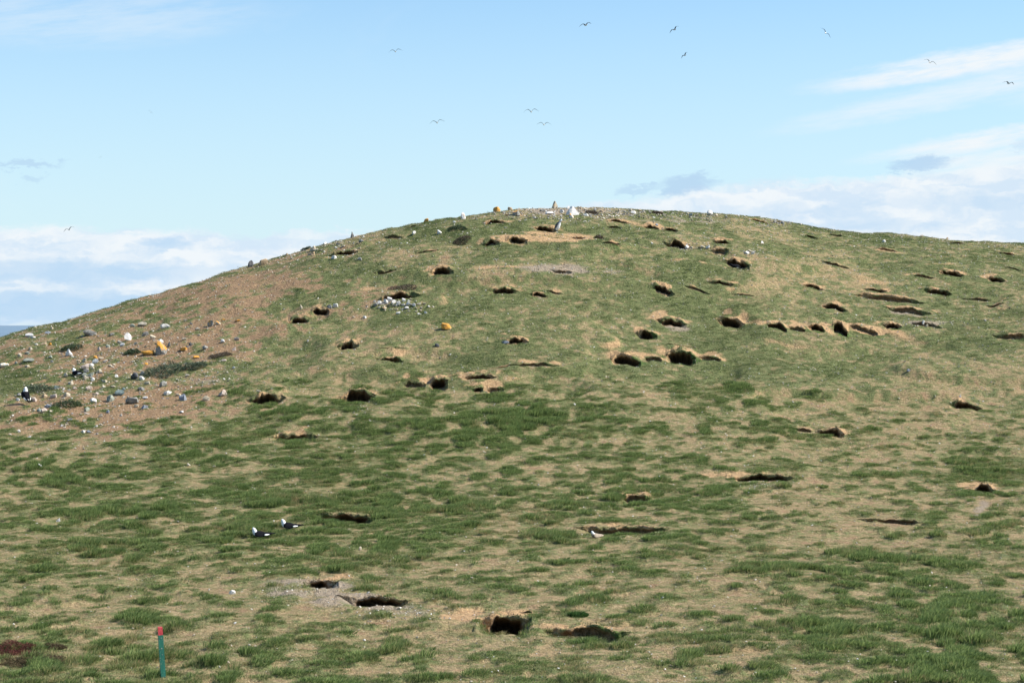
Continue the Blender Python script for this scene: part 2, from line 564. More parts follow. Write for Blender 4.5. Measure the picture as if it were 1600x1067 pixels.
# ------------------------------------------------------------------ what grows where: blobs in the photograph's layout, stored on the ground
GREEN = [(880,333,350,16,-.34),(560,430,170,50,-.14),(1480,400,160,40,-.10),(1280,400,120,30,-.08),(1400,960,260,90,-.06),(700,985,200,40,-.10),(330,775,330,75,.30),(600,665,380,55,.24),(880,640,200,40,.18),(700,800,240,70,.22),(130,905,150,45,.20),(90,830,130,40,.2),(540,990,180,40,.12),(930,815,220,50,.14),
         (1080,610,160,22,.22),(1180,640,120,25,.12),(1530,725,130,55,.22),(1300,890,170,60,.02),(1500,960,180,70,-.02),(250,1020,220,40,.22),(900,720,220,50,.15),
         (1240,700,110,40,.12),(1100,880,180,60,.12),(1500,1040,160,30,.08),(1180,775,120,30,.1),
         (1150,990,170,70,-.32),(720,975,150,28,-.35),(330,900,110,30,-.30),(1300,760,130,55,-.22),(1400,620,230,60,-.26),(850,885,140,26,-.20),(60,945,90,22,-.3),(480,935,110,30,-.35),
         (1180,700,130,40,-.12),(1380,830,180,40,-.18),(560,880,100,20,-.15),(700,1035,120,30,-.15),(900,1040,170,28,-.22),(350,985,80,26,-.22),(130,980,70,20,-.3),(1450,690,120,30,-.12),
         (830,500,190,32,-.30),(900,520,90,22,-.25),(330,455,210,45,-.28),(480,470,120,30,-.15),(160,650,260,40,-.22),(200,560,260,80,-.10),(1000,395,120,16,-.15),(1350,405,180,22,-.22),
         (1560,420,120,40,-.15),(1350,445,160,18,-.2),(750,350,260,18,-.22),(1050,345,200,12,-.25),(1320,370,180,14,-.2),(630,395,120,20,-.15),(520,520,100,50,-.18),(400,560,90,40,-.12),
         (90,520,110,16,.30),(230,478,90,14,.28),(330,445,80,12,.25),(60,600,120,40,.22),(190,565,200,60,.10),(120,660,160,24,.15),(50,560,60,20,.15),(330,575,60,16,.3),(160,600,70,10,.2),(700,430,90,20,.12),(1180,480,330,40,.16),(1180,400,100,25,.12),(850,395,120,22,.15),(900,465,150,16,.2),(1300,545,260,32,.14),(640,520,60,30,.05),(560,590,120,26,.12),(50,595,90,26,.30),
         (1480,500,90,40,.12),(1060,425,160,16,.05),(700,375,60,12,.1)]
ORANGE = [(640,420,170,45,.24),(560,385,120,25,.25),(760,360,160,18,.22),(480,420,90,30,.2),(160,555,190,95,.62),(330,510,170,60,.5),(90,650,190,45,.6),(260,620,160,40,.6),(240,470,150,40,.4),(430,470,150,40,.42),(430,540,150,50,.36),(600,480,160,60,.22),(450,400,90,20,.3),(560,440,110,26,.3),(20,560,80,50,.5),(400,440,100,25,.3),
          (1330,610,170,50,.12),(870,500,90,26,.12),(720,350,140,16,.25),(1290,755,60,20,.15)]
GRAVEL = [(900,331,140,7,.45),(720,345,110,7,.25),(1120,342,140,6,.35),(500,925,78,19,.95),(455,915,60,14,.8),(545,935,50,16,.8),(880,423,72,9,.8),(925,427,45,7,.8),(830,420,40,6,.5),(1080,370,42,6,.6),(1060,512,22,8,1.0),(1450,505,44,5,.8),(1408,490,40,5,.7),
          (735,965,40,14,.6),(655,962,30,8,.6),(615,955,50,10,.5),(1075,347,60,5,.6),(1210,352,30,4,.7),(960,342,90,9,.45),(870,333,90,8,.4),(600,340+135,40,6,.5),(1530,795,14,12,.9),(1345,455,28,4,.6),
          (1195,757,44,6,.6),(575,497,40,5,.5),(520,385,50,10,.3),(1090,565,60,6,.15),(300,595,70,8,.5),(860,1040,60,10,.3)]
SANDY = [(730,962,48,18,.9),(1141,735,26,10,.95),(1530,757,32,9,1.0),(530,897,34,8,1.0),(450,803,34,7,.6),(820,955,30,7,.9),(1033,492,16,9,1.0),(700,990,60,12,.4),(1310,430,110,6,.6),(1375,440,60,6,.6),
         (900,372,70,6,.8),(830,370,80,6,.5),(950,965,70,8,.6),(150,575+60,120,30,.2),(785,420,60,3,.9),(575,452,24,3,.9),(1060,408,30,4,.7),(1420,990,90,8,.35),(1150,1015,110,14,.45),(1340,783,60,8,.4)]


def blobs(px, py, lst, out):
    for (bx, by, rx, ry, v) in lst:
        m = (np.abs(px - bx) < rx * 1.6) & (np.abs(py - by) < ry * 1.6)
        if not m.any():
            continue
        d = ((px[m] - bx) / rx) ** 2 + ((py[m] - by) / ry) ** 2
        out[m] += v * np.exp(-d * 1.2) * (1 if v < 0 or lst is GREEN else 1.25)
    return out


def cover(x, y, z):
    """fractions at ground points: green, orange soil, gravel, sandy soil, lush, tall-tuft zone, clump noise"""
    px, py = project(x, y, z)
    r = np.hypot(x, y)
    wx = fbm(x, y, 2.5, 3, 40) * 14
    wy = fbm(x, y, 2.5, 3, 41) * 7
    px2, py2 = px + wx, py + wy
    front = smooth(560, 640, py2)
    g = 0.56 + 0 * px
    g = g + 0.72 * (blobs(px2, py2, GREEN, g * 1.0) - g)
    o = np.clip(blobs(px2, py2, ORANGE, 0 * px) * (0.80 + 0.75 * fbm(x, y, 3.2, 3, 58)), 0, 1)
    v = blobs(px2, py2, GRAVEL, 0 * px)
    s = blobs(px2, py2, SANDY, 0 * px)
    v = v * (0.75 + 1.1 * fbm(x, y, 1.1, 3, 53))
    s = s * (0.85 + 0.9 * fbm(x, y, 0.8, 3, 54))
    lush = 0 * px
    for b in BS:
        m = (np.abs(x - b.x) < 6) & (np.abs(y - b.y) < 8)
        if not m.any():
            continue
        ls, lt = local(b, x[m], y[m])
        ls = ls + fbm(x[m], y[m], 0.5, 2, 50) * 0.15
        lt = lt + fbm(x[m], y[m], 0.5, 2, 51) * 0.35
        amp = 1.5 if 'm' in b.fl else (0.35 if 'n' in b.fl else 0.95)
        cx = (-0.5 * b.w if 'l' in b.fl else 0) + (0.4 * b.w if 'r' in b.fl else 0)
        wid = b.w * (0.9 if 'm' in b.fl else 0.6) + 0.12
        ln = b.back * 0.75 + 0.15
        q = amp * np.exp(-((ls - cx) / wid) ** 2 - np.clip((lt - 0.12) / ln, -9, 9) ** 2) * smooth(-0.16, 0.06, lt) * (0.72 + 1.5 * fbm(x[m], y[m], 0.45, 2, 52))
        s[m] += q
        if 'v' in b.fl:
            v[m] += (0.62 + 0.7 * fbm(x[m], y[m], 0.5, 2, 57)) * np.exp(-((ls - 0.2 * b.w) / (b.w * 0.7)) ** 2 - ((lt + b.front * 0.55) / (b.front * 0.5)) ** 2)
        if 'g' in b.fl or amp > 0.3:
            a2 = 0.95 if 'g' in b.fl else 0.45
            lush[m] += a2 * smooth(0.0, -0.12, lt) * np.exp(-((ls - 0.3 * b.w) / (b.w * 0.8)) ** 2 - ((lt + b.front * 0.35) / (b.front * 0.35 + 0.1)) ** 2)
    rr = np.hypot(x, y)
    tz = fbm(x, y * 2.2, 7.0, 2, 5)
    s = s + 0.75 * np.exp(-((tz - 0.035) / 0.045) ** 2) * smooth(66, 84, rr) * smooth(-0.25, 0.45, fbm(x, y, 1.6, 2, 55)) * smooth(-0.20, -0.1, np.arctan2(x, y))
    # clumps
    n1 = fbm(x, y, 0.58, 3, 60, 0.6)
    n0 = fbm(x, y, 4.5, 2, 61)
    nf = fbm(x, y, 0.24, 2, 62)
    hill = n0 * 0.62 + n1 * 0.60 + nf * 0.50
    fore = n0 * 0.26 + n1 * 0.86 + nf * 0.48
    left = smooth(420, 300, px2) * (1 - front)
    cl = fore * np.maximum(front, left * 0.9) + hill * (1 - np.maximum(front, left * 0.9))
    gm = np.clip(g + cl - 0.5 - 0.12 * front + 0.03 * (1 - front) * (1 - left), -1, 1)
    return px, py, gm, o, np.clip(v, 0, 1.2), np.clip(s, 0, 1.2), np.clip(lush, 0, 1.2), front, left


def set_cover(me, x, y, z, wall=None):
    px, py, gm, o, v, s, lush, front, left = cover(x, y, z)
    A = np.stack([gm * 0.5 + 0.5, o, v, s], 1).astype(np.float32)
    B = np.stack([lush, np.zeros_like(px) if wall is None else wall, front, left], 1).astype(np.float32)
    for nme, arr in (('cover_a', A), ('cover_b', B)):
        a = me.attributes.new(nme, 'FLOAT_COLOR', 'POINT')
        a.data.foreach_set('color', arr.ravel())


# ------------------------------------------------------------------ materials
def new_mat(name):
    m = bpy.data.materials.new(name)
    m.use_nodes = True
    m.node_tree.nodes.clear()
    return m, NT(m.node_tree)


def ground_material():
    m, q = new_mat('turf_and_soil')
    out = q.n('ShaderNodeOutputMaterial')
    bs = q.n('ShaderNodeBsdfPrincipled')
    geo = q.n('ShaderNodeNewGeometry')
    P = geo.outputs['Position']
    a = q.n('ShaderNodeAttribute', attribute_name='cover_a')
    b = q.n('ShaderNodeAttribute', attribute_name='cover_b')
    sa = q.n('ShaderNodeSeparateXYZ'); q.put(sa.inputs[0], a.outputs['Vector'])
    sb = q.n('ShaderNodeSeparateXYZ'); q.put(sb.inputs[0], b.outputs['Vector'])
    green, orange, gravel = sa.outputs
    sandy = a.outputs['Alpha']
    lush, wall, front = sb.outputs
    left = b.outputs['Alpha']
    n_f = q.noise(P, 14.0, 4.0, 0.7)
    n_m = q.noise(P, 3.6, 4.0, 0.65)
    n_l = q.noise(P, 0.55, 3.0, 0.5)
    n_v = q.noise(P, 46.0, 2.0, 0.6)
    nn = q.m('ADD', q.m('MULTIPLY', q.m('SUBTRACT', n_f, 0.5), 0.85), q.m('MULTIPLY', q.m('SUBTRACT', n_m, 0.5), 0.75))
    nn = q.m('ADD', nn, q.m('MULTIPLY', q.m('SUBTRACT', n_v, 0.5), 0.25))
    gfac = q.sstep(q.m('ADD', green, nn), 0.31, 0.60)
    straw = q.mix(q.sstep(n_f, 0.34, 0.66), (0.175, 0.126, 0.062), (0.54, 0.40, 0.225))
    straw = q.mix(q.sstep(n_m, 0.38, 0.66), straw, (0.225, 0.205, 0.088))
    straw = q.mix(q.m('MULTIPLY', q.sstep(n_l, 0.5, 0.7), 0.45), straw, (0.450, 0.300, 0.165))
    straw = q.mix(q.m('MULTIPLY', q.sstep(n_v, 0.50, 0.36), 0.65), straw, (0.085, 0.100, 0.036))
    turf = q.mix(q.sstep(n_f, 0.34, 0.66), (0.052, 0.084, 0.025), (0.190, 0.212, 0.080))
    turf = q.mix(q.m('MULTIPLY', q.sstep(n_l, 0.42, 0.62), 0.6), turf, (0.125, 0.145, 0.058))
    turf = q.mix(q.m('MULTIPLY', q.sstep(n_v, 0.54, 0.68), 0.65), turf, (0.40, 0.34, 0.19))
    turf = q.mix(q.m('MULTIPLY', q.sstep(n_v, 0.46, 0.32), 0.55), turf, (0.030, 0.048, 0.014))
    col = q.mix(gfac, straw, turf)
    ofac = q.sstep(q.m('ADD', orange, q.m('ADD', nn, q.m('MULTIPLY', q.m('SUBTRACT', 0.46, green), 2.2))), 0.42, 1.0)
    ocol = q.mix(q.sstep(n_f, 0.3, 0.7), (0.175, 0.104, 0.055), (0.40, 0.268, 0.155))
    col = q.mix(ofac, col, ocol)
    sfac = q.m('MULTIPLY', q.sstep(q.m('ADD', sandy, nn), 0.38, 0.95), 0.9)
    scol = q.mix(q.sstep(n_f, 0.3, 0.7), (0.37, 0.22, 0.110), (0.60, 0.395, 0.215))
    col = q.mix(sfac, col, scol)
    vfac = q.m('MULTIPLY', q.sstep(q.m('ADD', gravel, nn), 0.42, 0.95), 0.9)
    vcol = q.mix(q.sstep(n_v, 0.36, 0.64), (0.17, 0.13, 0.09), (0.46, 0.37, 0.275))
    col = q.mix(vfac, col, vcol)
    lfac = q.sstep(q.m('ADD', lush, nn), 0.50, 0.90)
    col = q.mix(lfac, col, q.mix(n_f, (0.045, 0.085, 0.018), (0.125, 0.190, 0.050)))
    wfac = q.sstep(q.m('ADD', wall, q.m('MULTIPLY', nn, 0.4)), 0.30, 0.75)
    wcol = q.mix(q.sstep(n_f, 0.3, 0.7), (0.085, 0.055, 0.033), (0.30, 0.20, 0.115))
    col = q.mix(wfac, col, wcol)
    # guano and down flecks
    vor = q.n('ShaderNodeTexVoronoi', feature='F1')
    q.put(vor.inputs['Vector'], P)
    vor.inputs['Scale'].default_value = 4.5
    fleck = q.m('MULTIPLY', q.sstep(vor.outputs['Distance'], 0.11, 0.05), q.sstep(q.noise(q.vm('ADD', P, (9.0, 3.0, 1.0)), 3.0, 2.0, 0.5), 0.52, 0.62))
    col = q.mix(q.m('MULTIPLY', fleck, 0.75), col, (0.58, 0.55, 0.46))
    q.put(bs.inputs['Base Color'], col)
    bs.inputs['Roughness'].default_value = 0.95
    bs.inputs['Specular IOR Level'].default_value = 0.12
    hgt = q.m('ADD', q.m('MULTIPLY', n_f, 0.07), q.m('ADD', q.m('MULTIPLY', n_m, 0.12), q.m('MULTIPLY', n_v, 0.02)))
    bp = q.n('ShaderNodeBump')
    bp.inputs['Strength'].default_value = 1.0
    bp.inputs['Distance'].default_value = 1.3
    q.put(bp.inputs['Height'], hgt)
    m.node_tree.links.new(bp.outputs[0], bs.inputs['Normal'])
    m.node_tree.links.new(bs.outputs[0], out.inputs[0])
    return m


M_GROUND = ground_material()


def simple_mat(name, c1, c2, scale=8.0, rough=0.8, bump=0.02, spec=0.2, coords='Object', trans=0.0, lo=0.3, hi=0.7):
    m, q = new_mat(name)
    out = q.n('ShaderNodeOutputMaterial')
    bs = q.n('ShaderNodeBsdfPrincipled')
    tc = q.n('ShaderNodeTexCoord')
    oi = q.n('ShaderNodeObjectInfo')
    v = q.vm('ADD', tc.outputs[coords], q.vm('MULTIPLY', q.comb(oi.outputs['Random'], oi.outputs['Random'], 0.3), (50.0, 31.0, 7.0)))
    n = q.noise(v, scale, 4.0, 0.6)
    q.put(bs.inputs['Base Color'], q.mix(q.sstep(n, lo, hi), c1, c2))
    bs.inputs['Roughness'].default_value = rough
    bs.inputs['Specular IOR Level'].default_value = spec
    if bump:
        bp = q.n('ShaderNodeBump')
        bp.inputs['Distance'].default_value = bump
        bp.inputs['Strength'].default_value = 0.7
        q.put(bp.inputs['Height'], n)
        m.node_tree.links.new(bp.outputs[0], bs.inputs['Normal'])
    m.node_tree.links.new(bs.outputs[0], out.inputs[0])
    return m


def blade_mat(name, dark, light, dry, inst=True, trans=0.42):
    """grass blades: tone 0 = deep green, 1 = straw, from the instance; tint within a tuft from the blade"""
    m, q = new_mat(name)
    out = q.n('ShaderNodeOutputMaterial')
    df = q.n('ShaderNodeBsdfPrincipled')
    df.inputs['Roughness'].default_value = 0.75
    df.inputs['Specular IOR Level'].default_value = 0.12
    tr = q.n('ShaderNodeBsdfTranslucent')
    tone = q.n('ShaderNodeAttribute', attribute_name='tone', attribute_type='INSTANCER' if inst else 'GEOMETRY').outputs['Fac']
    tint = q.n('ShaderNodeAttribute', attribute_name='tint').outputs['Fac']
    c = q.mix(tint, dark, light)
    c = q.mix(q.sstep(q.m('ADD', tone, q.m('MULTIPLY', q.m('SUBTRACT', tint, 0.5), 0.5)), 0.15, 0.95), c, dry)
    q.put(df.inputs['Base Color'], c)
    q.put(tr.inputs['Color'], c)
    mx = q.n('ShaderNodeMixShader')
    mx.inputs[0].default_value = trans
    m.node_tree.links.new(df.outputs[0], mx.inputs[1])
    m.node_tree.links.new(tr.outputs[0], mx.inputs[2])
    m.node_tree.links.new(mx.outputs[0], out.inputs[0])
    return m


M_GRASS = blade_mat('grass_blades', (0.052, 0.104, 0.026), (0.300, 0.370, 0.125), (0.46, 0.36, 0.18))
M_SHORT = blade_mat('short_turf_blades', (0.056, 0.092, 0.028), (0.155, 0.190, 0.068), (0.47, 0.355, 0.19))
M_FRINGE = blade_mat('hanging_roots', (0.16, 0.11, 0.06), (0.40, 0.29, 0.16), (0.40, 0.29, 0.16), inst=False, trans=0.15)

# ------------------------------------------------------------------ the hill
def build_hill():
    az_in = np.radians(np.linspace(-17.2, 17.2, 780))
    az_l = np.radians(-17.2 - np.cumsum(np.geomspace(0.06, 9.0, 60)))
    az_l = az_l[az_l > math.radians(-178)]
    azs = np.concatenate([az_l[::-1], az_in, -az_l])
    # rows spaced by how tall they look
    rs = [1.0, 3, 6, 9, 12, 16, 20, 24, 27, 29, 30.5]
    r = 31.6
    a0 = 0.0
    D0, z0 = float(np.interp(a0, AZ_T, D_T)), float(np.interp(a0, AZ_T, ZC_T))
    fine = []
    while r < 124:
        fine.append(r)
        e1 = prof(np.array([r]), D0, z0)[0] / r
        e2 = prof(np.array([r + 0.1]), D0, z0)[0] / (r + 0.1)
        slope = max(abs(e2 - e1) / 0.1, 1e-5)       # radians per metre
        dr = 1.35 / 2986 * 1.5 / slope
        r += min(max(dr, 0.07), 0.17)
    rs = np.array(rs + fine + list(124 + np.cumsum(np.geomspace(0.3, 40, 40))))
    A, R = np.meshgrid(azs, rs)
    X, Y = R * np.sin(A), R * np.cos(A)
    Z = H(X.ravel(), Y.ravel()).reshape(X.shape)
    nr, nc = X.shape
    xs, ys, zs = X.ravel(), Y.ravel(), Z.ravel()
    idx = np.arange(nr * nc).reshape(nr, nc)
    quads = np.stack([idx[:-1, :-1], idx[:-1, 1:], idx[1:, 1:], idx[1:, :-1]], -1).reshape(-1, 4)
    # open the sheet where each burrow's own patch takes over
    inside = np.zeros(nr * nc, bool)
    for b in BS:
        m = np.nonzero((np.abs(xs - b.x) < 6) & (np.abs(ys - b.y) < 8))[0]
        s, t = local(b, xs[m], ys[m])
        k = (np.abs(s) < b.W - 0.035) & (t > -b.front - 0.0 + 0.04) & (t < b.back - 0.04)
        inside[m[k]] = True
    cut = inside[quads].all(axis=1)
    quads = quads[~cut]
    me = mesh_np('hill', np.stack([xs, ys, zs], 1), quads)
    set_cover(me, xs, ys, zs)
    o = link_mesh('hill', me, M_GROUND)
    tag(o, kind='structure')
    print('hill', nr, nc, len(quads) * 2)
    return o


hill = build_hill()


def in_any_patch(x, y, shrink=0.0):
    m = np.zeros(len(x), bool)
    for b in BS:
        s, t = local(b, x, y)
        m |= (np.abs(s) < b.W - shrink) & (t > -b.front + shrink) & (t < b.back - shrink)
    return m


def ground_full(x, y):
    """height with the burrows' hollows and mounds; second value marks the mouth and its steep face"""
    z = H(x, y)
    bad = np.zeros(len(x), bool)
    for b in BS:
        m = np.nonzero((np.abs(x - b.x) < 6) & (np.abs(y - b.y) < 8))[0]
        if not len(m):
            continue
        s, t = local(b, x[m], y[m])
        k = (np.abs(s) < b.W) & (t > -b.front) & (t < b.back)
        m, s, t = m[k], s[k], t[k]
        if not len(m):
            continue
        tw = wall_line(b, s)
        z[m] += np.where(t < tw, -dep(b, s, t, tw), mound(b, s, t, tw))
        bad[m] |= (np.abs(s) < b.w * 0.62) & (t > tw - b.front * 0.40) & (t < tw + 0.10)
    return z, bad


def build_burrow(b):
    ns = int(np.clip(b.W * 2 / 0.035, 26, 56))
    s1 = np.linspace(-b.W, b.W, ns)
    nf, nw, nt = 11, 9, 9
    rows_t, rows_q = [], []
    fl = -((1 - np.linspace(0, 1, nf)) ** 1.4)          # -1..0
    top = np.linspace(0, 1, nt) ** 1.5
    S, Tt, Zz, Wl = [], [], [], []
    tw = wall_line(b, s1)
    shrink = smooth(b.W, b.W * 0.85, np.abs(s1))
    tw = tw * shrink
    X0 = b.x + s1 * b.tx[0]
    Y0 = b.y + s1 * b.tx[1]

    def at(s, t):
        return b.x + s * b.tx[0] + t * b.ty[0], b.y + s * b.tx[1] + t * b.ty[1]

    for k in range(nf):
        t = tw + fl[k] * (b.front + tw)
        x, y = at(s1, t)
        z = H(x, y) - dep(b, s1, t, tw) + fbm(x, y, 0.16, 2, 70) * 0.02 * shrink * min(1, b.h / .25)
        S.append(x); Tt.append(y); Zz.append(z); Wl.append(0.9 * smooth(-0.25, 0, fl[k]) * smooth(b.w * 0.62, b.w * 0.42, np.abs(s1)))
    xf, yf, zf = S[-1], Tt[-1], Zz[-1]
    xt, yt = at(s1, tw)
    ztop = H(xt, yt) + mound(b, s1, tw, tw) + fbm(xt, yt, 0.12, 2, 71) * 0.05 * shrink * min(1, b.h / .25)
    hgt = ztop - zf
    deepv = (1.9 * b.h + 0.25) if b.st == 't' else 0.30 * b.h + 0.04
    for k in range(1, nw + 1):
        qv = k / (nw + 1)
        lim = b.w / 2
        e = np.sqrt((s1 / lim) ** 2 + ((qv - 0.34) / 0.47) ** 2) + fbm(s1 + b.seed, s1 * 0 + qv * b.h, max(0.12, 0.3 * b.w), 3, b.seed) * 0.42 - 0.06
        push = deepv * smooth(1.0, 0.60, e)
        lean = -0.05 * b.h * qv * shrink            # slight overhang
        rag = fbm(s1 * 1.0 + 5, s1 * 0 + qv * b.h + b.seed, 0.10, 2, b.seed + 1) * 0.05 * min(1, b.h / .25) * shrink
        t = tw + push + lean + rag
        x, y = at(s1, t)
        z = zf + hgt * qv - 0.22 * push
        S.append(x); Tt.append(y); Zz.append(z)
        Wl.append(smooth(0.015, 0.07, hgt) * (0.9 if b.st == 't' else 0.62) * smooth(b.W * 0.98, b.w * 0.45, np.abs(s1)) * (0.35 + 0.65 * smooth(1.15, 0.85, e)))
    for k in range(nt):
        t = tw + top[k] * (b.back - tw)
        x, y = at(s1, t)
        z = H(x, y) + mound(b, s1, t, tw) + (fbm(x, y, 0.12, 2, 71) * 0.05 * shrink * min(1, b.h / .25) if k == 0 else fbm(x, y, 0.16, 2, 72) * 0.02 * shrink)
        S.append(x); Tt.append(y); Zz.append(z); Wl.append(s1 * 0)
    X, Y, Z, Wv = map(np.array, (S, Tt, Zz, Wl))
    # tuck the rim under the sheet of the hill
    edge = np.zeros_like(Z)
    edge += 0.006
    edge[0, :] = -0.03; edge[-1, :] = -0.03; edge[:, 0] = -0.03; edge[:, -1] = -0.03
    Z = Z + edge
    nr, nc = Z.shape
    idx = np.arange(nr * nc).reshape(nr, nc)
    quads = np.stack([idx[:-1, :-1], idx[:-1, 1:], idx[1:, 1:], idx[1:, :-1]], -1).reshape(-1, 4)
    z0 = float(H(np.array([b.x]), np.array([b.y]))[0])
    V = np.stack([X.ravel() - b.x, Y.ravel() - b.y, Z.ravel() - z0], 1)
    me = mesh_np('burrow', V, quads)
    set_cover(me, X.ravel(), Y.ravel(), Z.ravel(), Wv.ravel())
    o = link_mesh('burrow', me, M_GROUND)
    o.location = (b.x, b.y, z0)
    tag(o, b.label, 'burrow', 'burrows dug into the grassy hill')
    # roots and dead grass hanging over the lip
    nb = int(np.clip(b.w / 0.022, 14, 70))
    vs, fs, tn = [], [], []
    jt = nf + nw
    for i in range(nb):
        u = random.uniform(0.14, 0.86) * (nc - 1)
        i0 = int(u); f = u - i0
        i1 = min(i0 + 1, nc - 1)
        p = [(1 - f) * A[jt, i0] + f * A[jt, i1] for A in (X, Y, Z)]
        k = 0.4 + 0.6 * max(0.0, 1 - abs(u / (nc - 1) - 0.5) * 2.2)
        L = random.uniform(0.12, 0.36) * min(b.h, 0.28) * k
        wv = random.uniform(0.005, 0.012) + 0.004 * b.h / 0.3
        dx = random.gauss(0, 0.3) * L
        base = Vector((p[0] - b.x, p[1] - b.y, p[2] - z0 + 0.01))
        tx = Vector((b.tx[0], b.tx[1], 0)); ty = Vector((b.ty[0], b.ty[1], 0))
        up = random.random() < 0.25
        q0 = base - tx * wv + ty * 0.02
        q1 = base + tx * wv + ty * 0.02
        q2 = base + tx * dx - ty * (L * 0.35 + 0.01) + Vector((0, 0, L * (0.7 if up else -0.75)))
        n0 = len(vs)
        vs += [q0, q1, q2]
        fs.append((n0, n0 + 1, n0 + 2))
        tn += [random.random()] * 3
    fm = mesh_np('root_fringe', np.array([tuple(v) for v in vs]), np.array(fs), smooth=False)
    at_ = fm.attributes.new('tint', 'FLOAT', 'POINT')
    at_.data.foreach_set('value', np.array(tn, dtype=np.float32))
    tag(link_mesh('root_fringe', fm, M_FRINGE, o), kind='stuff')
    return o


for b in BS:
    build_burrow(b)

# ------------------------------------------------------------------ the sea
def build_sea():
    m, q = new_mat('sea_water')
    out = q.n('ShaderNodeOutputMaterial')
    bs = q.n('ShaderNodeBsdfPrincipled')
    geo = q.n('ShaderNodeNewGeometry')
    P = geo.outputs['Position']
    n = q.noise(P, 0.02, 5.0, 0.6)
    n2 = q.noise(q.vm('MULTIPLY', P, (0.004, 0.0009, 0.0)), 1.0, 4.0, 0.6)
    col = q.mix(n2, (0.11, 0.165, 0.215), (0.19, 0.25, 0.30))
    foam = q.sstep(n, 0.66, 0.74)
    col = q.mix(q.m('MULTIPLY', foam, 0.7), col, (0.7, 0.72, 0.74))
    q.put(bs.inputs['Base Color'], col)
    bs.inputs['Roughness'].default_value = 0.45
    bs.inputs['Specular IOR Level'].default_value = 0.35
    bp = q.n('ShaderNodeBump')
    bp.inputs['Distance'].default_value = 2.0
    bp.inputs['Strength'].default_value = 0.6
    q.put(bp.inputs['Height'], q.noise(P, 0.25, 5.0, 0.6))
    m.node_tree.links.new(bp.outputs[0], bs.inputs['Normal'])
    m.node_tree.links.new(bs.outputs[0], out.inputs[0])
    rs = np.array([0, 200, 400, 800, 2000, 6000, 20000, 80000, 150000.0])
    az = np.linspace(0, 2 * math.pi, 97)
    A, R = np.meshgrid(az, rs)
    V = np.stack([(R * np.sin(A)).ravel(), (R * np.cos(A)).ravel(), np.zeros(A.size)], 1)
    idx = np.arange(A.size).reshape(A.shape)
    quads = np.stack([idx[:-1, :-1], idx[1:, :-1], idx[1:, 1:], idx[:-1, 1:]], -1).reshape(-1, 4)
    o = link_mesh('sea', mesh_np('sea', V, quads), m)
    tag(o, kind='structure')


build_sea()

# ------------------------------------------------------------------ grass, scattered as instances
protos = bpy.data.collections.new('tuft_kinds')


def tuft_mesh(name, nb, rad, hmin, hmax, wid, lean, seed, wind=0.25, segs=2):
    rd = random.Random(seed)
    vs, fs3, fs4, tint = [], [], [], []
    for _ in range(nb):
        a = rd.uniform(0, 2 * math.pi)
        rr = rad * math.sqrt(rd.random())
        x, y = rr * math.cos(a), rr * math.sin(a)
        h = rd.uniform(hmin, hmax) * (1 - 0.45 * (rr / rad) ** 2)
        fa = rd.uniform(0, math.pi)
        wx, wy = math.cos(fa) * wid / 2, math.sin(fa) * wid / 2
        ox = x / rad * lean * h + rd.gauss(0, 0.25) * h + wind * h
        oy = y / rad * lean * h + rd.gauss(0, 0.25) * h
        tt = rd.random()
        n = len(vs)
        if segs == 2:
            vs += [(x - wx, y - wy, -0.02), (x + wx, y + wy, -0.02),
                   (x + ox * 0.35 + wx * .75, y + oy * 0.35 + wy * .75, h * 0.6), (x + ox * 0.35 - wx * .75, y + oy * 0.35 - wy * .75, h * 0.6),
                   (x + ox, y + oy, h)]
            fs4.append((n, n + 1, n + 2, n + 3)); fs3.append((n + 3, n + 2, n + 4))
            tint += [tt * 0.6, tt * 0.6, tt, tt, tt * 0.7 + 0.3]
        else:
            vs += [(x - wx, y - wy, -0.01), (x + wx, y + wy, -0.01), (x + ox, y + oy, h)]
            fs3.append((n, n + 1, n + 2))
            tint += [tt * 0.6, tt * 0.6, tt]
    me = mesh_np(name, np.array(vs), [f for f in (np.array(fs4) if fs4 else None, np.array(fs3)) if f is not None], smooth=False)
    at = me.attributes.new('tint', 'FLOAT', 'POINT')
    at.data.foreach_set('value', np.array(tint, dtype=np.float32))
    return me


def instance_tree(coll, nkinds):
    t = bpy.data.node_groups.new('scatter', 'GeometryNodeTree')
    t.interface.new_socket('Geometry', in_out='INPUT', socket_type='NodeSocketGeometry')
    t.interface.new_socket('Geometry', in_out='OUTPUT', socket_type='NodeSocketGeometry')
    N = t.nodes
    gi, go = N.new('NodeGroupInput'), N.new('NodeGroupOutput')
    ci = N.new('GeometryNodeCollectionInfo')
    ci.inputs['Collection'].default_value = coll
    ci.inputs['Separate Children'].default_value = True
    ci.inputs['Reset Children'].default_value = True
    ip = N.new('GeometryNodeInstanceOnPoints')
    ip.inputs['Pick Instance'].default_value = True

    def attr(name, typ):
        n = N.new('GeometryNodeInputNamedAttribute')
        n.data_type = typ
        n.inputs['Name'].default_value = name
        return n.outputs['Attribute']
    e2r = N.new('FunctionNodeEulerToRotation')
    L = t.links.new
    L(gi.outputs[0], ip.inputs['Points'])
    L(ci.outputs[0], ip.inputs['Instance'])
    L(attr('kind_index', 'INT'), ip.inputs['Instance Index'])
    L(attr('rot', 'FLOAT_VECTOR'), e2r.inputs[0])
    L(e2r.outputs[0], ip.inputs['Rotation'])
    L(attr('siz', 'FLOAT_VECTOR'), ip.inputs['Scale'])
    L(ip.outputs[0], go.inputs[0])
    return t


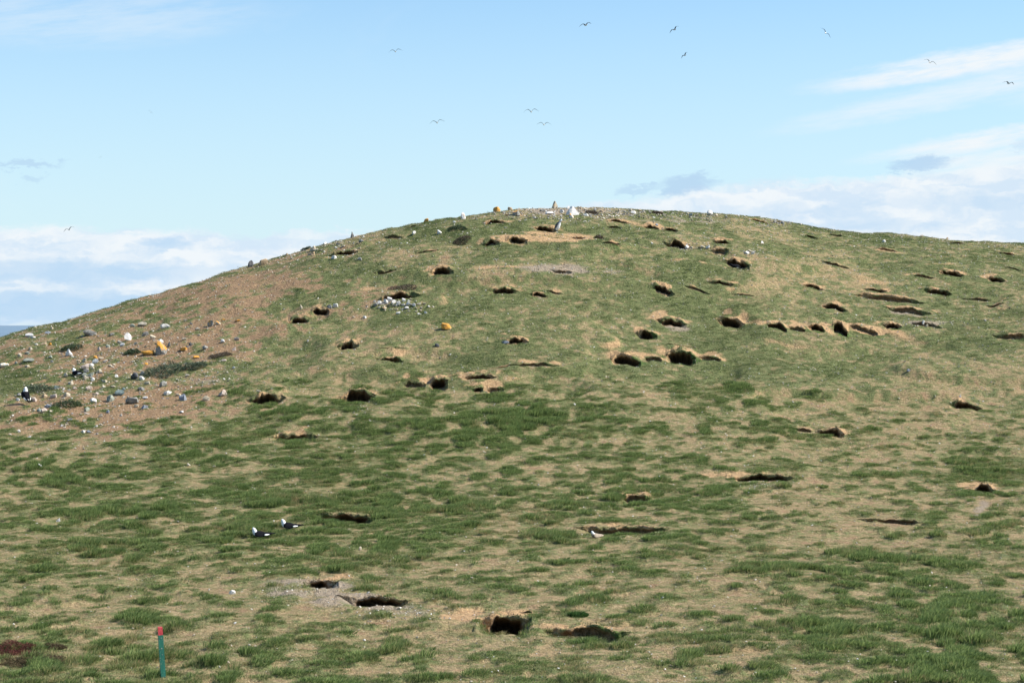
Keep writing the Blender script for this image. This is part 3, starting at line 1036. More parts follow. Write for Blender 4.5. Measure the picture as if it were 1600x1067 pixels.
def scatter(name, meshes, mat, P, rot, siz, kind, tone):
    coll = bpy.data.collections.new(name + '_kinds')
    for i, me in enumerate(meshes):
        if not me.materials:
            me.materials.append(mat)
        o = bpy.data.objects.new('%s_kind_%02d' % (name, i), me)
        coll.objects.link(o)
    me = bpy.data.meshes.new(name)
    me.vertices.add(len(P))
    me.vertices.foreach_set('co', P.astype(np.float32).ravel())
    for nme, typ, key, arr in (('rot', 'FLOAT_VECTOR', 'vector', rot), ('siz', 'FLOAT_VECTOR', 'vector', siz),
                               ('kind_index', 'INT', 'value', kind), ('tone', 'FLOAT', 'value', tone)):
        a = me.attributes.new(nme, typ, 'POINT')
        arr = arr.astype(np.int32) if typ == 'INT' else arr.astype(np.float32)
        a.data.foreach_set(key, arr.ravel())
    o = bpy.data.objects.new(name, me)
    C.objects.link(o)
    md = o.modifiers.new('scatter', 'NODES')
    md.node_group = instance_tree(coll, len(meshes))
    return o


def random_ground(n, r0, r1, azlim=17.2, power=1.0):
    u = rng.random(n)
    r = (r0 ** (power + 1) + u * (r1 ** (power + 1) - r0 ** (power + 1))) ** (1 / (power + 1))
    a = np.radians(rng.uniform(-azlim, azlim, n))
    return r * np.sin(a), r * np.cos(a), r


def build_grass():
    # long clumps: foreground and left slope
    n = 260000
    x, y, r = random_ground(n, 31, 82)
    z, bad = ground_full(x, y)
    px, py, gm, o, v, s, lush, front, left = cover(x, y, z)
    lushness = np.clip(gm * 2.6 + 0.05, -1, 1)
    keep = (~bad) & (v < 0.45) & (s < 0.55) & (rng.random(n) < np.clip(gm * 1.7 + 0.06, 0, 1) * (0.25 + 0.75 * np.maximum(front, left)) * np.clip(1 - 0.35 * (o > 0.4), 0, 1)) & (np.maximum(front, left) > 0.03)
    keep |= (~bad) & (lush > 0.75) & (rng.random(n) < 0.5)
    # thin out with distance
    keep &= rng.random(n) < np.clip(55 / r, 0.4, 1) ** 0.7
    i = np.nonzero(keep)[0]
    print('clumps', len(i))
    sc = np.clip(0.38 + 1.45 * np.clip(gm[i], 0, 0.8) + rng.normal(0, 0.10, len(i)), 0.35, 1.6)
    sc *= np.where(front[i] < 0.5, 0.85, 1.0)
    big = fbm(x[i], y[i], 1.9, 2, 80)
    hz = sc * (0.62 + 0.85 * np.clip(big, -0.3, 0.9))
    tone = np.clip(0.62 - 1.25 * np.clip(gm[i], 0, 0.6) + rng.normal(0, 0.22, len(i)) + 0.34 * fbm(x[i], y[i], 3.5, 2, 81) + 0.35 * fbm(x[i], y[i], 0.5, 2, 82), 0, 1)
    tone = np.where(lush[i] > 0.7, 0.05, tone)
    rot = np.stack([rng.normal(0, 0.08, len(i)), rng.normal(0, 0.08, len(i)), rng.uniform(-1.0, 1.0, len(i))], 1)
    meshes = [tuft_mesh('tuft', 34, 0.14, 0.07, 0.15, 0.011, 0.75, 10 + k, 0.45) for k in range(6)]
    g = scatter('grass', meshes, M_GRASS, np.stack([x[i], y[i], z[i]], 1), rot, np.stack([sc, sc, hz], 1), rng.integers(0, 6, len(i)), tone)
    tag(g, 'long green grass growing in clumps over the lower slope', 'grass', kind='stuff')

    # short turf over the whole hill
    n = 480000
    x, y, r = random_ground(n, 31, 122, power=0.6)
    z, bad = ground_full(x, y)
    px, py, gm, o, v, s, lush, front, left = cover(x, y, z)
    p = np.clip(0.62 + gm * 0.7, 0.42, 1) * (1 - np.clip(o * 0.8 - gm, 0, 0.9)) * (1 - np.clip(v + s, 0, 1) * 0.93)
    keep = (~bad) & (rng.random(n) < p * 0.62)
    i = np.nonzero(keep)[0]
    print('short', len(i))
    sc = rng.uniform(0.6, 1.35, len(i)) * np.clip(0.7 + 0.5 * gm[i], 0.5, 1.2)
    hz = sc * (0.7 + 0.8 * rng.random(len(i)) ** 3)
    tone = np.clip(0.52 - 0.9 * gm[i] + rng.normal(0, 0.26, len(i)), 0, 1)
    rot = np.stack([rng.normal(0, 0.1, len(i)), rng.normal(0, 0.1, len(i)), rng.uniform(0, 6.28, len(i))], 1)
    meshes = [tuft_mesh('short_tuft', 26, 0.16, 0.025, 0.060, 0.012, 0.9, 40 + k, 0.2, 1) for k in range(6)]
    g = scatter('short_grass', meshes, M_SHORT, np.stack([x[i], y[i], z[i]], 1), rot, np.stack([sc, sc, hz], 1), rng.integers(0, 6, len(i)), tone)
    tag(g, 'short grazed turf of green and dry blades over the whole hill', 'turf', kind='stuff')


build_grass()

# ------------------------------------------------------------------ stones
def stone_mesh(seed, detail=2, flat=1.0):
    import bmesh
    rd = random.Random(seed)
    bm = bmesh.new()
    bmesh.ops.create_icosphere(bm, subdivisions=detail, radius=0.5)
    planes = []
    rd_sh = rd.uniform(-0.25, 0.25)
    for _ in range(rd.randint(9, 15)):
        n = Vector((rd.gauss(0, 1), rd.gauss(0, 1), rd.gauss(0, 0.8))).normalized()
        planes.append((n, rd.uniform(0.20, 0.37)))
    for v in bm.verts:
        v.co *= 1.28
        for n, d in planes:
            k = v.co.dot(n) - d
            if k > 0:
                v.co -= n * k * 0.96
        v.co.x *= 1 - 0.38 * (v.co.z + 0.4); v.co.y *= 1 - 0.30 * (v.co.z + 0.4); v.co.x += v.co.z * rd_sh
        v.co += Vector((rd.gauss(0, 1), rd.gauss(0, 1), rd.gauss(0, 1))) * 0.008
    mn = [min(v.co[i] for v in bm.verts) for i in range(3)]
    mx = [max(v.co[i] for v in bm.verts) for i in range(3)]
    for v in bm.verts:
        for i in range(3):
            v.co[i] = (v.co[i] - (mn[i] + mx[i]) / 2) / (mx[i] - mn[i])
    me = bpy.data.meshes.new('stone')
    bm.to_mesh(me)
    bm.free()
    return me


STONE_MESHES = [stone_mesh(200 + k) for k in range(12)]
PEBBLES = [stone_mesh(300 + k, 1) for k in range(6)]
for me in STONE_MESHES:
    me.materials.append(None)
SCOL = {
 'white': ((0.47, 0.44, 0.40), (0.72, 0.69, 0.64)),
 'cream': ((0.33, 0.28, 0.20), (0.52, 0.45, 0.34)),
 'grey': ((0.15, 0.145, 0.13), (0.32, 0.31, 0.28)),
 'greenish grey': ((0.18, 0.195, 0.155), (0.34, 0.355, 0.29)),
 'teal grey': ((0.15, 0.19, 0.17), (0.29, 0.34, 0.31)),
 'bluish grey': ((0.16, 0.175, 0.20), (0.29, 0.31, 0.335)),
 'pinkish': ((0.30, 0.235, 0.19), (0.48, 0.40, 0.34)),
 'tan': ((0.28, 0.20, 0.12), (0.46, 0.36, 0.24)),
 'dark': ((0.045, 0.045, 0.05), (0.13, 0.13, 0.13)),
 'orange': ((0.45, 0.17, 0.025), (0.66, 0.30, 0.05)),
}
SMAT = {k: simple_mat('stone_' + k.replace(' ', '_'), a, b_, 3.5, 0.9, 0.03, 0.2) for k, (a, b_) in SCOL.items()}


def lichen_mat(name, base, th=0.45):
    m, q = new_mat(name)
    out = q.n('ShaderNodeOutputMaterial')
    bs = q.n('ShaderNodeBsdfPrincipled')
    tc = q.n('ShaderNodeTexCoord')
    oi = q.n('ShaderNodeObjectInfo')
    v = q.vm('ADD', tc.outputs['Object'], q.comb(q.m('MULTIPLY', oi.outputs['Random'], 40.0), 1.0, 2.0))
    n = q.noise(v, 2.2, 4.0, 0.6)
    n2 = q.noise(v, 9.0, 4.0, 0.6)
    geo = q.n('ShaderNodeSeparateXYZ')
    q.put(geo.inputs[0], tc.outputs['Normal'])
    f = q.sstep(q.m('ADD', q.m('ADD', n, q.m('MULTIPLY', q.m('SUBTRACT', n2, 0.5), 0.35)), q.m('MULTIPLY', geo.outputs[2], 0.22)), th, th + 0.08)
    c0 = q.mix(q.sstep(n2, 0.3, 0.7), SCOL[base][0], SCOL[base][1])
    c1 = q.mix(q.sstep(n2, 0.3, 0.7), (0.42, 0.175, 0.025), (0.68, 0.335, 0.045))
    q.put(bs.inputs['Base Color'], q.mix(f, c0, c1))
    bs.inputs['Roughness'].default_value = 0.92
    m.node_tree.links.new(bs.outputs[0], out.inputs[0])
    return m


SMAT['orange-topped grey'] = lichen_mat('lichen_grey', 'grey', 0.60)
SMAT['orange and cream'] = lichen_mat('lichen_cream', 'cream', 0.62)
SMAT['orange and white'] = lichen_mat('lichen_white', 'white', 0.64)
SMAT['orange'] = lichen_mat('lichen_all', 'tan', 0.38)

# px, py, width, height (photo pixels), colour [, own label]
ST = [
 (46,524,14,6,'white'),(52,527,8,3,'white'),(75,520,9,4,'bluish grey'),(81,513,5,3,'cream'),(140,520,22,8,'orange-topped grey','long slab with orange lichen on top, upper part of the stony slope'),
 (155,545,6,6,'pinkish'),(106,552,10,9,'white','pointed white stone above the gull among the stones'),(123,542,4,3,'white'),(78,538,5,5,'orange'),(69,536,9,4,'tan'),(48,545,7,4,'cream'),
 (43,552,8,4,'greenish grey'),(31,555,6,5,'cream'),(45,563,17,5,'greenish grey'),(7,571,14,6,'orange and white','orange and white stone at the left edge of the slope'),(25,567,6,4,'greenish grey'),(43,572,9,3,'cream'),(79,558,8,4,'greenish grey'),
 (81,565,5,4,'grey'),(132,564,8,6,'cream'),(149,565,10,7,'white'),(124,564,6,5,'tan'),(142,571,8,5,'white'),(133,573,12,9,'pinkish','large pinkish stone right behind the gull among the stones'),(135,580,9,6,'grey'),(145,575,7,4,'cream'),
 (103,586,8,7,'cream'),(123,585,7,6,'tan'),(132,586,9,6,'greenish grey'),(142,585,9,6,'greenish grey'),(133,591,8,6,'cream'),(145,593,6,5,'white'),(155,580,11,5,'cream'),(111,598,10,5,'cream'),
 (88,605,11,5,'teal grey'),(117,607,7,4,'pinkish'),(139,607,11,7,'pinkish'),(104,617,11,6,'cream'),(84,619,10,6,'pinkish'),(69,619,9,5,'tan'),(53,624,10,6,'pinkish','pinkish stone touching the right side of the standing gull'),(28,624,6,4,'white'),
 (31,617,9,4,'grey'),(146,626,10,7,'white'),(136,640,9,7,'greenish grey'),(75,635,11,5,'bluish grey'),(69,641,10,6,'pinkish'),(61,641,7,5,'teal grey'),(53,641,5,4,'cream'),(80,643,6,4,'cream'),
 (207,509,9,5,'greenish grey'),(223,507,15,6,'cream'),(258,510,15,7,'white','long pale stone high on the stony slope'),(200,527,11,12,'white','upright white stone, tallest white one on the stony slope'),(175,524,8,4,'grey'),(227,522,11,6,'grey'),
 (239,527,10,6,'cream'),(187,535,7,5,'grey'),(191,539,8,5,'white'),(250,534,9,7,'white','round white stone perched against the big orange-patched boulder'),(252,545,17,21,'orange-topped grey','big grey boulder with an orange patch, largest stone of the slope'),
 (231,551,19,7,'orange','flat bright orange stone leaning left of the big boulder'),(212,537,6,4,'cream'),(169,541,7,4,'greenish grey'),(149,558,6,4,'orange'),(158,560,8,4,'cream'),(164,565,6,3,'grey'),
 (172,572,7,3,'cream'),(178,570,5,3,'cream'),(182,588,5,5,'white'),(164,596,8,4,'cream'),(210,588,12,10,'dark','dark stone at the left of the dark and white stone trio'),(223,583,11,6,'grey','grey flat stone on top of the dark and white stone trio'),
 (221,591,10,6,'white','white stone at the foot of the dark and white stone trio'),(230,598,9,5,'cream'),(255,600,12,8,'grey'),(187,614,15,8,'teal grey','large teal grey stone in the lower part of the stony slope'),(193,608,7,4,'teal grey'),
 (172,623,12,10,'greenish grey'),(206,625,21,9,'grey','widest grey stone low on the stony slope'),(163,604,7,3,'cream'),(176,604,9,3,'cream'),(221,608,11,5,'grey'),(227,622,9,4,'white'),(226,636,12,5,'bluish grey'),
 (213,634,7,4,'cream'),(229,569,5,3,'orange'),(152,615,6,4,'pinkish'),(329,506,11,9,'orange-topped grey','orange-topped stone with a dark left side, right part of the stony slope'),(341,505,8,5,'orange and cream'),
 (349,500,8,4,'orange'),(371,501,9,3,'orange'),(290,501,5,4,'cream'),(299,506,5,3,'dark'),(348,533,9,5,'white'),(370,530,9,5,'pinkish'),(366,545,6,6,'pinkish'),(320,543,10,5,'grey'),
 (288,546,13,5,'orange','flat orange stone lying right of the big boulder'),(306,558,11,4,'orange'),(309,514,9,4,'cream'),(311,524,6,3,'cream'),(288,530,8,4,'cream'),(297,539,5,6,'dark'),(264,538,5,8,'grey'),
 (261,615,13,5,'white'),(279,617,9,4,'orange and cream'),(286,621,13,9,'bluish grey','blue-grey block low on the right of the stony slope'),(322,623,12,7,'cream','cream stone alone on bare soil, lower right of the stony slope'),
 (348,615,14,9,'pinkish','pointed pinkish grey stone at the right end of the stony slope'),(293,587,7,3,'cream'),(365,574,6,3,'white'),(283,644,8,3,'white'),(350,563,8,3,'pinkish'),
 (30,674,4,4,'white'),(46,683,6,4,'white'),(97,665,6,3,'white'),(103,664,5,3,'cream'),(130,675,7,4,'white'),(139,675,8,4,'bluish grey'),(150,666,6,3,'white'),(132,657,6,4,'orange and cream'),
 (109,656,8,4,'grey'),(169,643,6,5,'bluish grey'),(189,649,4,3,'white'),(157,650,8,3,'cream'),(135,646,7,3,'pinkish'),
 (392,413,9,10,'dark','upright dark slab on the left skyline'),(411,410,16,9,'tan','tan boulder beside the dark slab on the left skyline'),(448,398,5,4,'tan'),(489,388,9,6,'cream'),(487,396,11,6,'tan'),
 (508,381,8,4,'white'),(551,368,5,8,'grey','small pointed grey stone on the left skyline'),(564,376,9,4,'grey'),(562,405,8,4,'grey'),(522,402,9,5,'white','white stone at the left end of a wide burrow near the left ridge'),(528,381,8,4,'grey'),
 (603,471,8,6,'white'),(609,468,8,6,'white'),(615,472,8,6,'white'),(622,474,8,5,'white'),(631,470,6,5,'white'),(638,476,9,5,'white'),(635,481,7,4,'white'),(647,477,6,4,'white'),(587,476,7,5,'grey'),
 (593,473,6,6,'white'),(622,489,7,4,'white'),(654,491,5,3,'white'),(665,489,5,3,'white'),(570,496,6,4,'white'),(553,496,5,3,'cream'),(524,478,9,6,'white','white stone at the right end of the brown burrow'),
 (515,480,8,6,'grey'),(471,480,4,7,'cream','slim upright cream stone at the left end of the brown burrow'),(481,533,3,3,'white'),(600,483,8,3,'orange and cream'),
 (666,344,8,6,'orange','orange stone on the left skyline above a tiny burrow'),(724,338,8,9,'orange and white','pointed stone on the skyline, orange above and white below'),(776,328,12,8,'orange','orange boulder on the skyline left of the summit'),
 (797,326,8,5,'tan','tan stone on the skyline between two orange ones'),(807,333,14,8,'orange-topped grey','orange stone with a dark left side just under the skyline'),(868,321,9,9,'orange and cream','cream pointed stone standing on the summit skyline'),
 (878,330,7,5,'white'),(687,363,8,6,'white','white stone left of the low bush on the upper left hillside'),(647,365,7,5,'white'),(710,347,5,3,'white'),(793,336,8,3,'tan'),(858,333,14,4,'white'),
 (897,331,19,11,'white','large white triangular boulder on the summit'),(893,338,7,7,'orange and white','small white and orange stone at the foot of the white boulder'),(916,336,7,4,'white'),(887,325,5,5,'white'),(915,327,7,5,'cream'),(907,325,6,4,'tan'),
 (847,329,9,4,'grey'),(954,339,5,3,'cream'),(968,329,5,4,'cream'),(990,332,8,5,'white'),(985,329,5,4,'cream'),(930,327,6,3,'white'),(940,330,6,4,'tan'),(1000,329,5,3,'tan'),(975,335,5,3,'grey'),(922,331,6,4,'dark'),
 (1109,333,9,8,'white','rounded grey-white stone on the skyline right of the summit'),(1079,336,7,5,'greenish grey'),(1211,346,7,5,'grey'),(1217,347,6,4,'tan'),(1223,348,6,4,'grey'),(1205,345,5,3,'cream'),(1191,379,5,4,'white'),
 (1168,395,8,5,'white'),(1176,396,7,4,'white'),(1172,393,6,4,'cream'),(1074,386,8,5,'white'),(1080,387,6,4,'cream'),(1098,386,7,4,'cream'),(1106,386,7,4,'white'),(1021,347,4,3,'cream'),(1026,352,5,4,'bluish grey'),(1019,380,4,3,'white'),
 (1381,377,6,4,'white'),(1088,337,5,3,'tan'),(1120,336,5,3,'cream'),(1135,339,5,3,'cream'),(1440,369,5,3,'cream'),(1480,373,4,3,'tan'),(1520,377,5,3,'cream'),
 (697,510,16,10,'orange','bright orange stone alone in the turf at mid hill'),(790,535,11,4,'bluish grey','pale blue-grey stone lying before a burrow at mid hill'),(683,540,7,5,'dark','small dark stone below the bright orange one'),
 (1419,579,6,4,'bluish grey','small blue-grey stone in open turf at right'),(898,633,4,3,'white'),(1500,620,4,3,'white'),(1540,501,4,3,'grey'),(91,813,6,5,'white','white chip lying in the long grass at lower left'),
 (563,857,5,6,'cream','little pale upright chip below the two sitting gulls'),(295,726,6,4,'cream'),(63,728,6,5,'white'),(363,925,10,6,'white'),(1443,504,5,6,'white'),(1448,509,5,4,'cream'),(1347,509,6,4,'white'),
]
LANDMARKS = [(40,620,'the standing gull on the left slope'),(120,578,'the gull among the stones'),(252,545,'the big orange-patched boulder'),(140,520,'the slab with orange lichen'),
 (187,614,'the large teal stone'),(329,506,'the orange-topped stone with a dark side'),(348,615,'the pointed pinkish stone'),(411,410,'the tan boulder on the left skyline'),(535,396,'the wide burrow near the left ridge'),
 (623,463,'the burrow over the white stone heap'),(501,485,'the brown burrow with pale stones'),(697,510,'the bright orange stone at mid hill'),(776,328,'the orange boulder on the skyline'),(873,353,'the standing penguin'),
 (897,331,'the white boulder on the summit'),(990,340,'the rocky summit'),(1109,333,'the rounded skyline stone'),(1056,382,'the burrow with spilling stones'),(1151,412,'the penguin in its burrow'),(1215,347,'the right end of the crest'),
 (1387,391,'the scrape with white gravel'),(1486,427,'the burrow with a sandy collar'),(1446,507,'the right end of the long terrace'),(1509,635,'the root-hung burrow at right'),(100,665,'the bare strip below the stones'),
 (428,827,'the two sitting gulls'),(250,1020,'the red-topped post'),(609,564,'the black oval burrow in open turf')]


def bulk(me):
    import bmesh
    bm = bmesh.new(); bm.from_mesh(me)
    v = bm.calc_volume(); bm.free()
    return v


BLOCKY = sorted(STONE_MESHES, key=bulk)[-3:]
POINTED = []
for k in range(3):
    me = stone_mesh(400 + k)
    for v in me.vertices:
        f = 1 - 0.55 * (v.co.z + 0.5) ** 1.2
        v.co.x = v.co.x * f + 0.10 * (v.co.z + 0.5)
        v.co.y *= f
    me.materials.append(None)
    POINTED.append(me)


def size_word(w):
    return 'tiny' if w <= 5 else 'small' if w <= 8 else 'mid-sized' if w <= 12 else 'large'


auto = {}
stones = []
for rec in ST:
    px, py, w, h, col = rec[:5]
    x, y, r = ground_at(px, py + h * 0.42)
    wm, hm = w * r / F_PX * 0.98, h * r / F_PX * 1.02
    z = float(H(np.array([x]), np.array([y]))[0])
    own = rec[5] if len(rec) > 5 else ''
    pointed = any(k_ in own for k_ in ('pointed', 'triangular'))
    o = bpy.data.objects.new('stone', random.choice(POINTED if pointed else BLOCKY if ('boulder' in own or 'alone' in own) else STONE_MESHES))
    if pointed:
        wm *= 1.25; hm *= 1.1
    C.objects.link(o)
    dz = hm * 1.25
    o.scale = (wm, wm * random.uniform(0.6, 0.9), dz)
    o.rotation_euler = (random.uniform(-0.12, 0.12), random.uniform(-0.2, 0.2), random.uniform(-0.4, 0.4) + (math.pi if random.random() < 0.5 else 0))
    o.location = (x, y, z + hm - dz * 0.5)
    o.material_slots[0].link = 'OBJECT'
    o.material_slots[0].material = SMAT[col]
    o['category'] = 'stone'
    o['group'] = 'stones lying on the hill'
    if len(rec) > 5:
        o['label'] = rec[5]
    else:
        d, lx, ly, ln = min(((math.hypot(px - a, (py - b_) * 1.6), a, b_, n_) for a, b_, n_ in LANDMARKS))
        dx, dy = px - lx, (py - ly) * 1.6
        rel = ('right of' if dx > 0 else 'left of') if abs(dx) > abs(dy) else ('below' if dy > 0 else 'above')
        auto.setdefault((size_word(w), col, rel, ln), []).append((d, o))
ORD = ['closest', 'second closest', 'third closest', 'fourth closest', 'fifth closest', 'sixth closest', 'seventh closest', 'eighth closest']
for (sw, col, rel, ln), lst in auto.items():
    lst.sort(key=lambda t: t[0])
    for k, (d, o) in enumerate(lst):
        o['label'] = (f'{sw} {col} stone {rel} {ln}' if len(lst) == 1 else f'{ORD[min(k, 7)]} {sw} {col} stone {rel} {ln}')


def build_pebbles():
    def put(n, centre_px, spread, lo, hi):
        out = []
        for _ in range(n):
            out.append((random.gauss(centre_px[0], spread[0]), random.gauss(centre_px[1], spread[1]), random.uniform(lo, hi)))
        return out
    rec = []
    for c, s_, n, lo, hi in (((150, 580), (90, 45), 520, .02, .13), ((260, 560), (90, 40), 330, .02, .11), ((90, 640), (80, 25), 160, .03, .10), ((500, 385), (60, 12), 170, .04, .14),
                             ((870, 335), (70, 6), 330, .03, .16), ((980, 334), (75, 4), 340, .03, .15), ((1100, 340), (60, 4), 90, .04, .12), ((1215, 349), (22, 3), 60, .05, .15),
                             ((620, 478), (26, 5), 110, .05, .15), ((1080, 386), (18, 3), 40, .05, .12), ((1172, 395), (9, 2), 30, .05, .14), ((500, 925), (50, 12), 160, .01, .04),
                             ((620, 958), (40, 8), 120, .01, .05), ((880, 425), (50, 6), 90, .03, .07), ((1450, 508), (30, 4), 60, .03, .09), ((560, 640), (14, 5), 60, .02, .06),
                             ((750, 400), (120, 30), 200, .03, .08), ((1000, 1020), (200, 30), 120, .012, .04), ((1195, 758), (30, 3), 60, .02, .05), ((300, 590), (60, 8), 90, .03, .10)):
        rec += put(n, c, s_, lo, hi)
    px = np.array([r[0] for r in rec]); py = np.array([r[1] for r in rec]); sz = np.array([r[2] for r in rec])
    # vectorised ground lookup
    dx, dy, dz = ray(px, py)
    rs = np.arange(30, 128, 0.2)
    X, Y = dx[:, None] * rs, dy[:, None] * rs
    hz = H(X.ravel(), Y.ravel()).reshape(X.shape)
    gap = CAM_Z + dz[:, None] * rs - hz
    hit = gap <= 0
    ok = hit.any(axis=1)
    k = hit.argmax(axis=1)
    r = rs[k]
    x, y = dx * r, dy * r
    # plus an even litter of chips and down over the whole hill
    n = 17000
    x2, y2, r2 = random_ground(n, 33, 121, power=1.15)
    x = np.concatenate([x[ok], x2]); y = np.concatenate([y[ok], y2])
    sz = np.concatenate([sz[ok], 0.016 + 0.040 * rng.random(n) ** 4 + 0.0008 * np.clip(r2 - 58, 0, 60)])
    z, bad = ground_full(x, y)
    x, y, z, sz = x[~bad], y[~bad], z[~bad], sz[~bad]
    n = len(x)
    tone = rng.random(n)
    tone[sz < 0.075] *= 0.6
    m, q = new_mat('pebble_mix')
    out = q.n('ShaderNodeOutputMaterial'); bs = q.n('ShaderNodeBsdfPrincipled')
    tn = q.n('ShaderNodeAttribute', attribute_name='tone', attribute_type='INSTANCER').outputs['Fac']
    cr = q.n('ShaderNodeValToRGB')
    q.put(cr.inputs[0], tn)
    els = cr.color_ramp.elements
    els[0].position, els[0].color = 0.0, (0.70, 0.67, 0.60, 1)
    els[1].position, els[1].color = 1.0, (0.22, 0.22, 0.21, 1)
    for p_, c_ in ((0.25, (0.46, 0.40, 0.31, 1)), (0.5, (0.34, 0.28, 0.20, 1)), (0.75, (0.24, 0.23, 0.20, 1))):
        e = els.new(p_); e.color = c_
    q.put(bs.inputs['Base Color'], cr.outputs[0])
    bs.inputs['Roughness'].default_value = 0.9
    m.node_tree.links.new(bs.outputs[0], out.inputs[0])
    siz = np.stack([sz * rng.uniform(0.9, 1.5, n), sz, sz * rng.uniform(0.4, 0.8, n)], 1)
    rot = np.stack([rng.normal(0, 0.3, n), rng.normal(0, 0.3, n), rng.uniform(0, 6.28, n)], 1)
    g = scatter('pebbles', PEBBLES, m, np.stack([x, y, z + np.where(sz < 0.075, sz * 0.45, sz * 0.12)], 1), rot, siz, rng.integers(0, 6, n), tone)
    tag(g, 'small pale pebbles and chips strewn over the hill', 'pebbles', kind='stuff')


build_pebbles()

# ------------------------------------------------------------------ shrubs and red plants
def shrub(px, py, w, h, mat, label, cat, seed, leafy=0.018, n=None, group=None, name='low_bush'):
    x, y, r = ground_at(px, py + h * 0.45)
    wm, hm = w * r / F_PX, h * r / F_PX
    dm = wm * 0.75
    rd = random.Random(seed)
    n = n or int(np.clip(wm * 900, 400, 2600))
    xs = np.array([rd.uniform(-1, 1) for _ in range(n)]); ys = np.array([rd.uniform(-1, 1) for _ in range(n)])
    lim = 1 + fbm(np.arctan2(ys, xs) * 2, xs * 0, 1.0, 2, seed) * 0.3
    ok = xs ** 2 + ys ** 2 < lim
    xs, ys = xs[ok], ys[ok]
    gx, gy = x + xs * wm / 2, y + ys * dm / 2
    gz, _ = ground_full(gx, gy)
    z0 = float(H(np.array([x]), np.array([y]))[0])
    dome = np.clip(1 - (xs ** 2 + ys ** 2), 0.05, 1) ** 0.5 * (0.75 + 0.5 * fbm(gx, gy, 0.35, 2, seed + 1))
    vs, fs, tn = [], [], []
    for i in range(len(xs)):
        top = dome[i] * hm * 0.9
        base = Vector((gx[i] - x, gy[i] - y, gz[i] - z0 + top * rd.uniform(0.2, 0.9)))
        L = leafy * rd.uniform(1.2, 3.0) + hm * 0.16
        d = Vector((rd.gauss(0, 0.7) + xs[i] * 0.6, rd.gauss(0, 0.7) + ys[i] * 0.6, rd.uniform(0.2, 1.0))).normalized()
        sd = d.cross(Vector((rd.gauss(0, 1), rd.gauss(0, 1), rd.gauss(0, 1)))).normalized() * leafy * rd.uniform(0.5, 1.0)
        k = len(vs)
        vs += [base - sd, base + sd, base + d * L]
        fs.append((k, k + 1, k + 2))
        t = rd.random()
        tn += [t * 0.5, t * 0.5, t]
    me = mesh_np(name, np.array([tuple(v) for v in vs]), np.array(fs), smooth=False)
    a = me.attributes.new('tint', 'FLOAT', 'POINT'); a.data.foreach_set('value', np.array(tn, dtype=np.float32))
    o = link_mesh(name, me, mat)
    o.location = (x, y, z0)
    return tag(o, label, cat, group)


M_BUSH = blade_mat('grey_green_bush', (0.055, 0.075, 0.045), (0.19, 0.23, 0.15), (0.2, 0.2, 0.12), inst=False, trans=0.15)
M_BUSHD = blade_mat('dark_green_bush', (0.030, 0.050, 0.024), (0.10, 0.13, 0.07), (0.2, 0.2, 0.12), inst=False, trans=0.15)
M_BUSHB = blade_mat('brown_bush', (0.075, 0.055, 0.040), (0.20, 0.155, 0.11), (0.2, 0.2, 0.12), inst=False, trans=0.15)
M_RED = blade_mat('red_leaves', (0.065, 0.030, 0.022), (0.24, 0.075, 0.060), (0.2, 0.2, 0.12), inst=False, trans=0.2)
M_REDB = blade_mat('red_green_leaves', (0.055, 0.050, 0.025), (0.20, 0.135, 0.075), (0.2, 0.2, 0.12), inst=False, trans=0.2)
BG = 'low bushes on the hill'
shrub(256, 572, 62, 24, M_BUSH, 'wide grey-green cushion bush below the big boulder', 'bush', 1, 0.02, group=BG)
shrub(305, 568, 34, 16, M_BUSH, 'smaller grey-green bush joined to the right of the cushion bush', 'bush', 2, 0.02, group=BG)
shrub(345, 552, 34, 9, M_BUSHB, 'flat brownish bush at the right part of the stony slope', 'bush', 3, 0.02, group=BG)
shrub(715, 355, 30, 8, M_BUSHD, 'low dark bush on the upper left hillside', 'bush', 4, 0.022, group=BG)
shrub(112, 541, 34, 11, M_BUSHD, 'dark green bush behind the pointed white stone', 'bush', 5, 0.02, group=BG)
shrub(105, 628, 46, 13, M_BUSHD, 'dark sprawling bush between the standing gull and the teal stone', 'bush', 6, 0.018, group=BG)
shrub(60, 605, 42, 13, M_BUSH, 'soft green bush just above the standing gull', 'bush', 7, 0.02, group=BG)
shrub(207, 548, 26, 10, M_BUSHD, 'dark bush tucked left of the flat bright orange stone', 'bush', 8, 0.02, group=BG)
shrub(722, 376, 26, 7, M_BUSHB, 'brown bush at the end of a sandy bank on the upper left', 'bush', 9, 0.02, group=BG)
shrub(925, 331, 22, 6, M_BUSHB, 'brown twiggy bush among the summit rocks', 'bush', 10, 0.022, group=BG)
shrub(1027, 331, 16, 6, M_BUSHB, 'small brown bush on the skyline right of the summit', 'bush', 11, 0.022, group=BG)
shrub(628, 451, 46, 6, M_BUSHB, 'strip of brown bush above the burrow over the white stones', 'bush', 12, 0.02, group=BG)
shrub(936, 370, 14, 7, M_BUSHB, 'little brown bush right of the penguin', 'bush', 13, 0.02, group=BG)
shrub(478, 386, 16, 7, M_BUSHD, 'green bush on the left skyline', 'bush', 14, 0.02, group=BG)
shrub(903, 957, 32, 13, M_BUSHD if False else blade_mat('lush_tuft', (0.025, 0.07, 0.015), (0.09, 0.17, 0.045), (0.2, 0.2, 0.1), inst=False), 'thick dark green tuft above the crumbling foreground bank', 'grass tuft', 15, 0.012, 1500, name='grass_tuft')
shrub(20, 1012, 76, 14, M_RED, 'red-leaved low plant in the lower left corner', 'plant', 20, 0.007, 5200, 'red plants in the lower left corner', name='red_plant')
shrub(55, 1026, 100, 15, M_REDB, 'faded red and green plant spreading below the brightest red one', 'plant', 21, 0.007, 5200, 'red plants in the lower left corner', name='red_plant')
